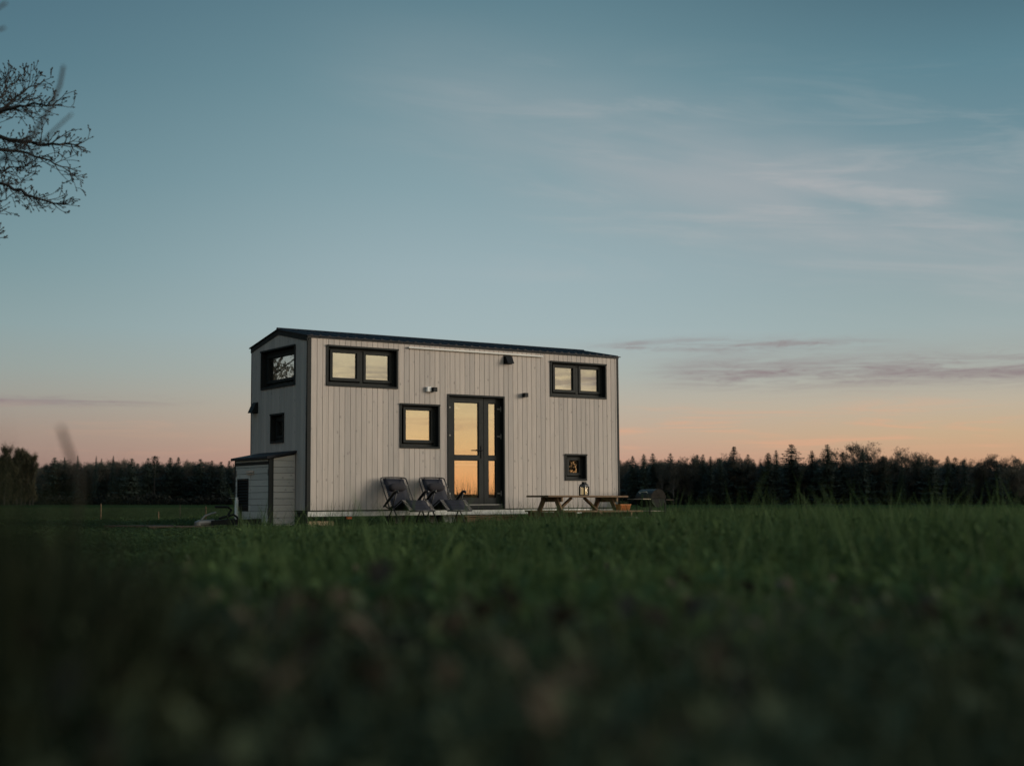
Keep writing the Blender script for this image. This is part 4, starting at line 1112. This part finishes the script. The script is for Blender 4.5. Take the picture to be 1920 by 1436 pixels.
# ------------------------------------------------------------------ bare tree whose branches reach in at the upper left
def twig_tree(name, base, limbs, seed, lvl_n=(9, 5, 3), mat='bark', buds=True, trunk_h=6.5, trunk_r=.19, crown_extra=14):
    random.seed(seed)
    root = empty(name, base)
    B = Vector(base)
    tk = MB(); pts = [Vector((0, 0, -.3)), Vector((.03, .05, 1.2)), Vector((-.05, .0, 2.6)), Vector((.04, -.06, 4.0)), Vector((0, .05, trunk_h))]
    tk.tube(pts, [trunk_r * 1.25, trunk_r, trunk_r * .85, trunk_r * .65, trunk_r * .35], 10); trunk = tk.build('trunk', M[mat], root, smooth=True)
    br = MB(); bd = MB()
    def bud(p, d, s=1.0):
        ln = .026 * s; r = .0075 * s; a = d.orthogonal().normalized(); c_ = d.cross(a)
        i_ = len(bd.v); q0, q1, q2 = p - d * .004, p + d * ln * .45, p + d * ln
        bd.v += [tuple(q0), tuple(q1 + a * r), tuple(q1 + c_ * r), tuple(q1 - a * r), tuple(q1 - c_ * r), tuple(q2)]
        for k in range(4):
            j = (k + 1) % 4; bd.f += [(i_, i_ + 1 + j, i_ + 1 + k), (i_ + 5, i_ + 1 + k, i_ + 1 + j)]
    def grow(p, d, ln, r, lev, dens):
        n = max(4, int(ln / .09)) if lev < 2 else 4
        pts = [p.copy()]; q_ = p.copy(); dd = d.copy()
        for k in range(n):
            dd = (dd + rand_perp(dd) * (.17 if lev < 2 else .24) + Vector((0, 0, .05 if lev else .0))).normalized(); q_ = q_ + dd * ln / n; pts.append(q_.copy())
        br.tube(pts, [max(.0027, r * (1 - .72 * k / n)) for k in range(n + 1)], 5 if lev < 2 else 4, cap=False)
        if buds and lev >= 1: bud(pts[-1], dd, 1.15)
        if lev >= 3: 
            for k in range(1, n): 
                if buds and random.random() < .6: bud(pts[k], (dd + rand_perp(dd) * 1.2).normalized(), .8)
            return
        cnt = int(dens[lev] * ln + .5)
        for k in range(cnt):
            t = .12 + .86 * (k + random.random()) / cnt; i_ = min(n - 1, int(t * n)); pp = pts[i_].lerp(pts[i_ + 1], t * n - i_)
            loc = (pts[i_ + 1] - pts[i_]).normalized()
            side = rand_perp(loc); side.z += .25; side.y *= .75; side.normalize()
            nd = (loc * .75 + side * .8).normalized()
            grow(pp, nd, ln * random.uniform(.26, .46) * (1.15 - .55 * t) if lev == 0 else ln * random.uniform(.35, .6), max(.0034, r * .42), lev + 1, dens)
    for pl, r0 in limbs:
        pl = [Vector(p) - B for p in pl]; n = len(pl)
        # smooth the hand-laid limb
        dense = []
        for k in range(n - 1):
            for t in range(4): dense.append(pl[k].lerp(pl[k + 1], t / 4) + Vector((random.gauss(0, .008), random.gauss(0, .012), random.gauss(0, .010))))
        dense.append(pl[-1]); m_ = len(dense)
        br.tube(dense, [max(.004, r0 * (1 - .88 * k / m_)) for k in range(m_)], 6)
        seg = [(dense[k + 1] - dense[k]).length for k in range(m_ - 1)]; tot = sum(seg); pos = 0
        for k in range(2, m_ - 1):
            pos = sum(seg[:k]) / tot
            if pos < .35: continue
            loc = (dense[k + 1] - dense[k]).normalized()
            for e in range(2 if k % 2 else 1):
                side = rand_perp(loc); side.y *= .8; side.z += .12 * (1 if e else -1); side.normalize()
                grow(dense[k], (loc * .8 + side * .75).normalized(), random.uniform(.26, .50) * (1.15 - .7 * pos), r0 * .2, 1, (0, 11.5, 9.5))
        if buds: bud(dense[-1], (dense[-1] - dense[-2]).normalized(), 1.3)
    for k in range(crown_extra):        # the rest of the crown, out of the picture on the left
        t = random.uniform(.6, 1); a = random.uniform(0, 6.283)
        p = Vector((0, 0, trunk_h * t)); d = Vector((math.cos(a), math.sin(a), random.uniform(.35, 1.0))).normalized()
        if d.x > .1: d.x *= -.8
        grow(p, d, random.uniform(1.6, 2.8), .05 * (1.2 - t), 0, (2.6, 4.0, 5.0))
    bo = br.build('branch', M[mat], root, smooth=True)
    if buds: tag(bd.build('bud', M[mat], root), kind='stuff')
    return root
def at(px, py, y): return ((px - 960) / 2555.6 * y, y, (946.5 - py) / 2555.6 * y * 1.0)
def at2(px, py, y):
    """point of the place at distance y that the photograph shows at px, py (camera tilt included)"""
    p_ = math.atan(228.5 / 2555.6); qx = (px - 960) / 2555.6; qz = -(py - 718) / 2555.6
    yy = math.cos(p_) - qz * math.sin(p_); zz = math.sin(p_) + qz * math.cos(p_)
    return (qx * y / yy, y, zz * y / yy)
TB = (-7.4, 13.6, float(ground_z(-7.4, 13.6)))
limbs = [
    ([(-7.4, 13.6, 2.0), (-6.4, 13.4, 2.7), at2(-90, 262, 13.2), at2(0, 258, 13.0), at2(60, 272, 13.0), at2(110, 268, 12.9), at2(152, 276, 12.9)], .040),
    ([(-6.4, 13.4, 2.7), (-5.7, 13.3, 3.2), at2(-30, 280, 13.1), at2(40, 285, 13.2), at2(90, 300, 13.2), at2(140, 320, 13.3)], .026),
    ([(-7.35, 13.55, 2.6), (-6.3, 13.2, 3.2), at2(-60, 235, 13.1), at2(10, 205, 13.0), at2(60, 195, 12.9), at2(112, 197, 12.9)], .034),
    ([(-6.3, 13.2, 3.2), (-5.6, 13.3, 3.5), at2(-40, 215, 13.3), at2(10, 200, 13.4), at2(50, 165, 13.5), at2(80, 152, 13.5)], .022),
    ([(-5.6, 13.3, 3.5), at2(-40, 215, 13.3), at2(2, 180, 13.3), at2(14, 140, 13.3)], .016),
    ([(-7.4, 13.6, 1.8), (-6.4, 13.4, 2.4), at2(-80, 320, 13.2), at2(0, 343, 13.0), at2(50, 365, 12.9), at2(95, 382, 12.9), at2(121, 382, 12.9)], .030),
    ([(-6.4, 13.4, 2.4), (-5.6, 13.4, 2.75), at2(-40, 330, 13.3), at2(20, 315, 13.2), at2(58, 312, 13.2)], .020),
    ([(-6.4, 13.4, 2.4), (-5.6, 13.2, 2.6), at2(-50, 380, 13.1), at2(0, 377, 13.1), at2(38, 358, 13.1)], .016),
    ([(-7.4, 13.6, 1.5), (-6.2, 13.4, 2.1), at2(-90, 430, 13.2), at2(-50, 440, 13.2), at2(-14, 452, 13.2)], .016),
]
bt = twig_tree('bare_tree', TB, limbs, 31)
tag(bt, 'bare dark budding tree reaching in from the left edge', 'tree')
# blurred sapling shoots close to the lens
SB = (-2.35, 4.7, float(ground_z(-2.35, 4.7)))
random.seed(5)
sap = empty('sapling', SB); tag(sap, 'out of focus bare sapling shoots in front of the tree at the left edge', 'sapling')
def rel(p): return Vector(p) - Vector(SB)
mb = MB(); mb.tube([(0, 0, -.1), (.05, .02, .6), (.12, 0, 1.2), rel(at2(-70, 330, 4.6))], [.018, .016, .013, .010], 8); mb.build('trunk', M['bark'], sap, smooth=True)
for pl, r_ in (([at2(-70, 330, 4.6), at2(0, 300, 4.55), at2(60, 255, 4.5), at2(92, 205, 4.5), at2(112, 160, 4.5), at2(119, 124, 4.5)], .0075),
               ([at2(0, 300, 4.55), at2(50, 298, 4.6), at2(95, 250, 4.6), at2(135, 213, 4.6)], .0050),
               ([at2(-70, 330, 4.6), at2(-60, 180, 4.5), at2(-25, 30, 4.5), at2(12, 5, 4.5)], .0065), ([at2(-60, 180, 4.5), at2(-40, 70, 4.5), at2(9, 52, 4.5)], .006)):
    mb = MB(); pp = [rel(p) for p in pl]; mb.tube(pp, [r_ * (.95 - .4 * k / len(pp)) for k in range(len(pp))], 8); mb.build('branch', M['bark'], sap, smooth=True)

# bare tree beyond the left edge, mirrored in the upper end window, and a brown shrub mirrored in the small window
tms = [broadleaf_mesh('wood_edge_tree', 301 + k, 12, .34, 'bud', .35, 9000, 'far_bark', first=.10, fs=.5) for k in range(2)]
for k, (tx, ty, sc) in enumerate(((-25.0, 39.0, 1.0), (-21.5, 29.5, 1.1), (-18.0, 20.5, 1.0), (-31.0, 46.0, 1.25), (-29.5, 34.5, 1.2))):
    tree('broadleaf_tree', tms[k % 2], (tx, ty, float(ground_z(tx, ty))), sc, k * 1.3, 'bare budding tree of the wood edge that the upper end window mirrors', 'tree', 'bare trees of the wood edge left of the field')
tm = broadleaf_mesh('shrub', 302, 2.6, .42, 'brown', .4, 5200, 'far_bark', fs=.26)
tx, ty = 12.9, 24.4
tree('brown_shrub', tm, (tx, ty, float(ground_z(tx, ty))), .8, .4, 'brown leaved shrub right of the house that the smallest window mirrors', 'shrub', None)

# ------------------------------------------------------------------ grass
def blade(V, F, base, az_, ln, w, lean, n=4, curl=1.0):
    d = np.array([math.cos(az_), math.sin(az_), 0]); s = np.array([-d[1], d[0], 0])
    i0 = len(V); p = np.array(base, float); ang_ = lean * .35
    for k in range(n + 1):
        t = k / n; ww = w * (1 - t) ** .7 * .5
        if k == n: V.append(p.copy())
        else: V.append(p - s * ww); V.append(p + s * ww)
        ang_ += lean * curl * .9 / n
        p = p + (d * math.sin(ang_) + np.array([0, 0, math.cos(ang_)])) * ln / n
    for k in range(n - 1):
        a = i0 + 2 * k; F.append((a, a + 1, a + 3)); F.append((a, a + 3, a + 2))
    a = i0 + 2 * (n - 1); F.append((a, a + 1, a + 2))

def tuft(name, seed, nb, rad_, h0, h1, w, mat, lean=.6, n=4):
    rs = np.random.default_rng(seed); V = []; F = []
    for k in range(nb):
        r_ = rad_ * math.sqrt(rs.random()); a = rs.random() * 6.283
        blade(V, F, (r_ * math.cos(a), r_ * math.sin(a), -.02), rs.random() * 6.283, rs.uniform(h0, h1), w * rs.uniform(.6, 1.2), abs(rs.normal(lean, .4)), n)
    o = bpy.data.objects.new(name, np_mesh(name, V, F, M[mat])); return o

def herb(name, seed, mat, nl=26, rad_=.10, ht=.12, size=.03):
    rs = np.random.default_rng(seed); V = []; F = []
    for k in range(nl):
        a = rs.random() * 6.283; r_ = rad_ * rs.random() ** .5; z = ht * rs.random(); d = np.array([math.cos(a), math.sin(a), rs.uniform(-.2, .7)]); s = np.array([-d[1], d[0], rs.normal(0, .3)])
        c_ = np.array([r_ * math.cos(a), r_ * math.sin(a), z]); l_ = size * rs.uniform(.6, 1.4); i0 = len(V)
        up_ = np.array([0, 0, .2 * l_])
        V += [c_, c_ + d * l_ * .5 + s * l_ * .4 + up_, c_ + d * l_, c_ + d * l_ * .5 - s * l_ * .4 + up_]
        F += [(i0, i0 + 1, i0 + 2), (i0, i0 + 2, i0 + 3)]
    return bpy.data.objects.new(name, np_mesh(name, V, F, M[mat]))

def scatter(name, protos, P, rot, scl, idx, extra=None):
    """one countless ground-cover object: tufts instanced on its points"""
    src = bpy.data.collections.new(name + '_source')
    for o in protos: src.objects.link(o)
    me = bpy.data.meshes.new(name); me.vertices.add(len(P)); me.vertices.foreach_set('co', np.asarray(P, np.float32).ravel())
    for nm, ty_, arr in (('rot', 'FLOAT_VECTOR', rot), ('scl', 'FLOAT_VECTOR', scl), ('pick', 'INT', idx)):
        at_ = me.attributes.new(nm, ty_, 'POINT')
        if ty_ == 'INT': at_.data.foreach_set('value', np.asarray(arr, np.int32))
        else: at_.data.foreach_set('vector', np.asarray(arr, np.float32).ravel())
    ob = link(name, me); tag(ob, kind='stuff')
    g = bpy.data.node_groups.new(name, 'GeometryNodeTree')
    g.interface.new_socket('Geometry', in_out='INPUT', socket_type='NodeSocketGeometry')
    g.interface.new_socket('Geometry', in_out='OUTPUT', socket_type='NodeSocketGeometry')
    gi = g.nodes.new('NodeGroupInput'); go = g.nodes.new('NodeGroupOutput')
    ci = g.nodes.new('GeometryNodeCollectionInfo'); ci.inputs['Collection'].default_value = src; ci.inputs['Separate Children'].default_value = True; ci.inputs['Reset Children'].default_value = True
    ip = g.nodes.new('GeometryNodeInstanceOnPoints'); ip.inputs['Pick Instance'].default_value = True
    def attr(nm, ty_):
        a = g.nodes.new('GeometryNodeInputNamedAttribute'); a.data_type = ty_; a.inputs['Name'].default_value = nm; return a.outputs['Attribute']
    g.links.new(gi.outputs[0], ip.inputs['Points']); g.links.new(ci.outputs[0], ip.inputs['Instance'])
    g.links.new(attr('pick', 'INT'), ip.inputs['Instance Index'])
    er = g.nodes.new('FunctionNodeEulerToRotation'); g.links.new(attr('rot', 'FLOAT_VECTOR'), er.inputs[0]); g.links.new(er.outputs[0], ip.inputs['Rotation'])
    g.links.new(attr('scl', 'FLOAT_VECTOR'), ip.inputs['Scale']); g.links.new(ip.outputs[0], go.inputs[0])
    md = ob.modifiers.new('scatter', 'NODES'); md.node_group = g
    return ob

def wedge(n, y0, y1, half=.44, pad=.5, power=1.0):
    """random ground points in front of the camera, denser near"""
    u = RNG.random(n); y = (y0 ** power + u * (y1 ** power - y0 ** power)) ** (1 / power)
    x = RNG.uniform(-1, 1, n) * (half * y + pad)
    return x, y

Hinv = np.array((Matrix(Hm).inverted()))
def keep_out(x, y, margin=0.0):
    """True where the house, its locker or the pallets stand"""
    P = np.stack([x + 3.7401, y - 24.8997, np.zeros_like(x)], 1) @ Hinv.T
    a = (P[:, 0] > -margin) & (P[:, 0] < L + margin) & (P[:, 1] > -margin) & (P[:, 1] < WD + margin)
    c_ = (P[:, 0] > CX - margin) & (P[:, 0] < 0) & (P[:, 1] > C0 - margin) & (P[:, 1] < C1 + margin)
    return a | c_
def patch(x, y, f, s=0.0):
    return .5 + .25 * (np.sin(x * f + 1.7 + s) * np.sin(y * f * .83 + .4) + np.sin((x + y) * f * 1.9 + 2.1) * np.sin((x - y) * f * 1.3 + s))

# meadow grass, 2 m to the house and beyond
tall = [tuft('tuft', 400 + k, 24, .12, .15, .36, .0105, 'grass', .55 + .12 * k) for k in range(6)]
tall += [herb('meadow_herb', 410 + k, 'grass', 26, .13, .20, .05) for k in range(2)] + [tuft('straw_tuft', 414, 9, .12, .14, .34, .006, 'straw', .9)]
x, y = wedge(64000, 1.9, 34, .43, .8, 1.3)
keep = ~keep_out(x, y, .05)
hscale = .92 + .42 * patch(x, y, .9)
yard = np.exp(-(((x + 2.6) / 5.5) ** 2 + ((y - 23.5) / 7.0) ** 2))
hscale *= 1 - .58 * yard
hscale *= .82 + .36 * patch(x, y, 2.7, 1.1)
hscale *= np.where(x < -.2 * y, 1 - .4 * sstep(-x / y, .2, .27), 1) * (1 - .25 * sstep(-x, .8, 3.0) * sstep(y, 6, 14))
near = sstep(y, 1.6, 4.2)
hscale *= .55 + .45 * near
keep &= RNG.random(len(x)) < (.35 + .65 * near)
x, y, hs = x[keep], y[keep], hscale[keep]; n = len(x)
scatter('meadow_grass', tall, np.stack([x, y, ground_z(x, y)], 1), np.stack([RNG.normal(0, .12, n), RNG.normal(0, .12, n), RNG.uniform(0, 6.28, n)], 1),
        np.stack([np.full(n, 1.0), np.full(n, 1.0), hs * RNG.uniform(.75, 1.2, n)], 1) * (1 + .25 * sstep(y, 12, 30))[:, None] * np.array([1, 1, 1]), RNG.choice(9, n, p=[.14] * 6 + [.06, .06, .04]))
# odd long stems that stand above the rest
lone = [tuft('long_tuft', 430 + k, 6, .10, .36, .66, .013, 'grass', .5, 6) for k in range(5)]
x, y = wedge(2400, 4.0, 24, .43, .3, 1.4); keep = (~keep_out(x, y, .4)) & (RNG.random(len(x)) < .35 + .65 * sstep(x, -1, 3)) & (x > -.2 * y)
x, y = x[keep], y[keep]; n = len(x)
scatter('tall_grass', lone, np.stack([x, y, ground_z(x, y)], 1), np.stack([RNG.normal(0, .15, n), RNG.normal(0, .15, n), RNG.uniform(0, 6.28, n)], 1),
        np.ones((n, 3)) * RNG.uniform(.7, 1.08, n)[:, None], RNG.integers(0, 5, n))
# dry reeds right of the frame that the glazed door mirrors
rd = [tuft('reed_tuft', 440 + k, 16, .25, .7, 1.8, .016, 'scrub', .25, 5) for k in range(3)]
n = 90; x = RNG.uniform(11.6, 14.2, n); y = RNG.uniform(20.6, 24.4, n)
scatter('dry_reeds', rd, np.stack([x, y, ground_z(x, y)], 1), np.stack([np.zeros(n), np.zeros(n), RNG.uniform(0, 6.28, n)], 1), np.ones((n, 3)) * RNG.uniform(.7, 1.0, n)[:, None], RNG.integers(0, 3, n))
# short pasture behind the house, out to the wood
past = [tuft('pasture_tuft', 450 + k, 60, .55, .05, .13, .014, 'short', .7, 3) for k in range(4)]
x, y = wedge(30000, 30, 150, .44, 2, 1.1); keep = ~keep_out(x, y, .3); x, y = x[keep], y[keep]; n = len(x)
scatter('pasture_grass', past, np.stack([x, y, ground_z(x, y)], 1), np.stack([np.zeros(n), np.zeros(n), RNG.uniform(0, 6.28, n)], 1),
        np.stack([np.full(n, 1.), np.full(n, 1.), np.ones(n)], 1) * (RNG.uniform(.8, 1.2, n) * (1 + .8 * sstep(y, 50, 150)))[:, None] * np.array([1, 1, .75]), RNG.integers(0, 4, n))
# low herbs and dead leaves near the camera, foreground darkness put into their colour
hb_ = [herb('herb', 470 + k, 'herb', 44, .12, .15, .024) for k in range(5)] + [tuft('herb_tuft', 480 + k, 26, .10, .10, .24, .008, 'herb', .9) for k in range(3)]
x, y = wedge(15000, .55, 7.5, .45, .35, 1.5); n = len(x); keep = RNG.random(n) < (1 - .8 * sstep(y, 4.5, 7.5)); x, y = x[keep], y[keep]; n = len(x)
scatter('low_herbs', hb_, np.stack([x, y, ground_z(x, y)], 1), np.stack([RNG.normal(0, .2, n), RNG.normal(0, .2, n), RNG.uniform(0, 6.28, n)], 1),
        np.ones((n, 3)) * RNG.uniform(.6, 1.35, n)[:, None], RNG.choice(8, n, p=[.07] * 5 + [.22, .22, .21]))
lt = [herb('leaf', 490 + k, 'litter', 9, .16, .05, .032) for k in range(5)]
x, y = wedge(1300, .9, 6, .45, .4, 1.5); keep = patch(x, y, 1.6, .7) > .42; x, y = x[keep], y[keep]; n = len(x)
scatter('dead_leaves', lt, np.stack([x, y, ground_z(x, y) + RNG.uniform(.02, .10, n)], 1), np.stack([RNG.normal(0, .4, n), RNG.normal(0, .4, n), RNG.uniform(0, 6.28, n)], 1),
        np.ones((n, 3)) * RNG.uniform(.7, 1.4, n)[:, None], RNG.integers(0, 5, n))
# dark weeds close by on the left, far out of focus
wd = [tuft('weed', 500 + k, 16, .10, .30, .55, .010, 'weed', .45, 5) for k in range(4)]
n = 240; y = RNG.uniform(1.15, 2.3, n); x = -.375 * y - RNG.normal(-.07, .10, n); keep = (x > -.52 * y) & (x < -.22 * y); x, y = x[keep], y[keep]; n = len(x)
scatter('tall_weeds', wd, np.stack([x, y, ground_z(x, y)], 1), np.stack([RNG.normal(0, .15, n), RNG.normal(0, .15, n), RNG.uniform(0, 6.28, n)], 1),
        np.stack([np.ones(n), np.ones(n), RNG.uniform(.55, .82, n) * (1 - .45 * sstep(x / y, -.36, -.26))], 1), RNG.integers(0, 4, n))
# one dry stalk leaning in front of the left wood
b0 = Vector((-.80, 2.45, float(ground_z(-.80, 2.45)))); tip = Vector(at2(113, 800, 2.4))
mb = MB(); mb.tube([(0, 0, -.02), (Vector(at2(150, 905, 2.43)) - b0), (Vector(at2(133, 858, 2.42)) - b0), (tip - b0)], [.005, .0045, .005, .0035], 6)
o = mb.build('dry_stalk', M['stalk']); o.location = b0; tag(o, 'out of focus dry stalk leaning before the left wood', 'stalk')
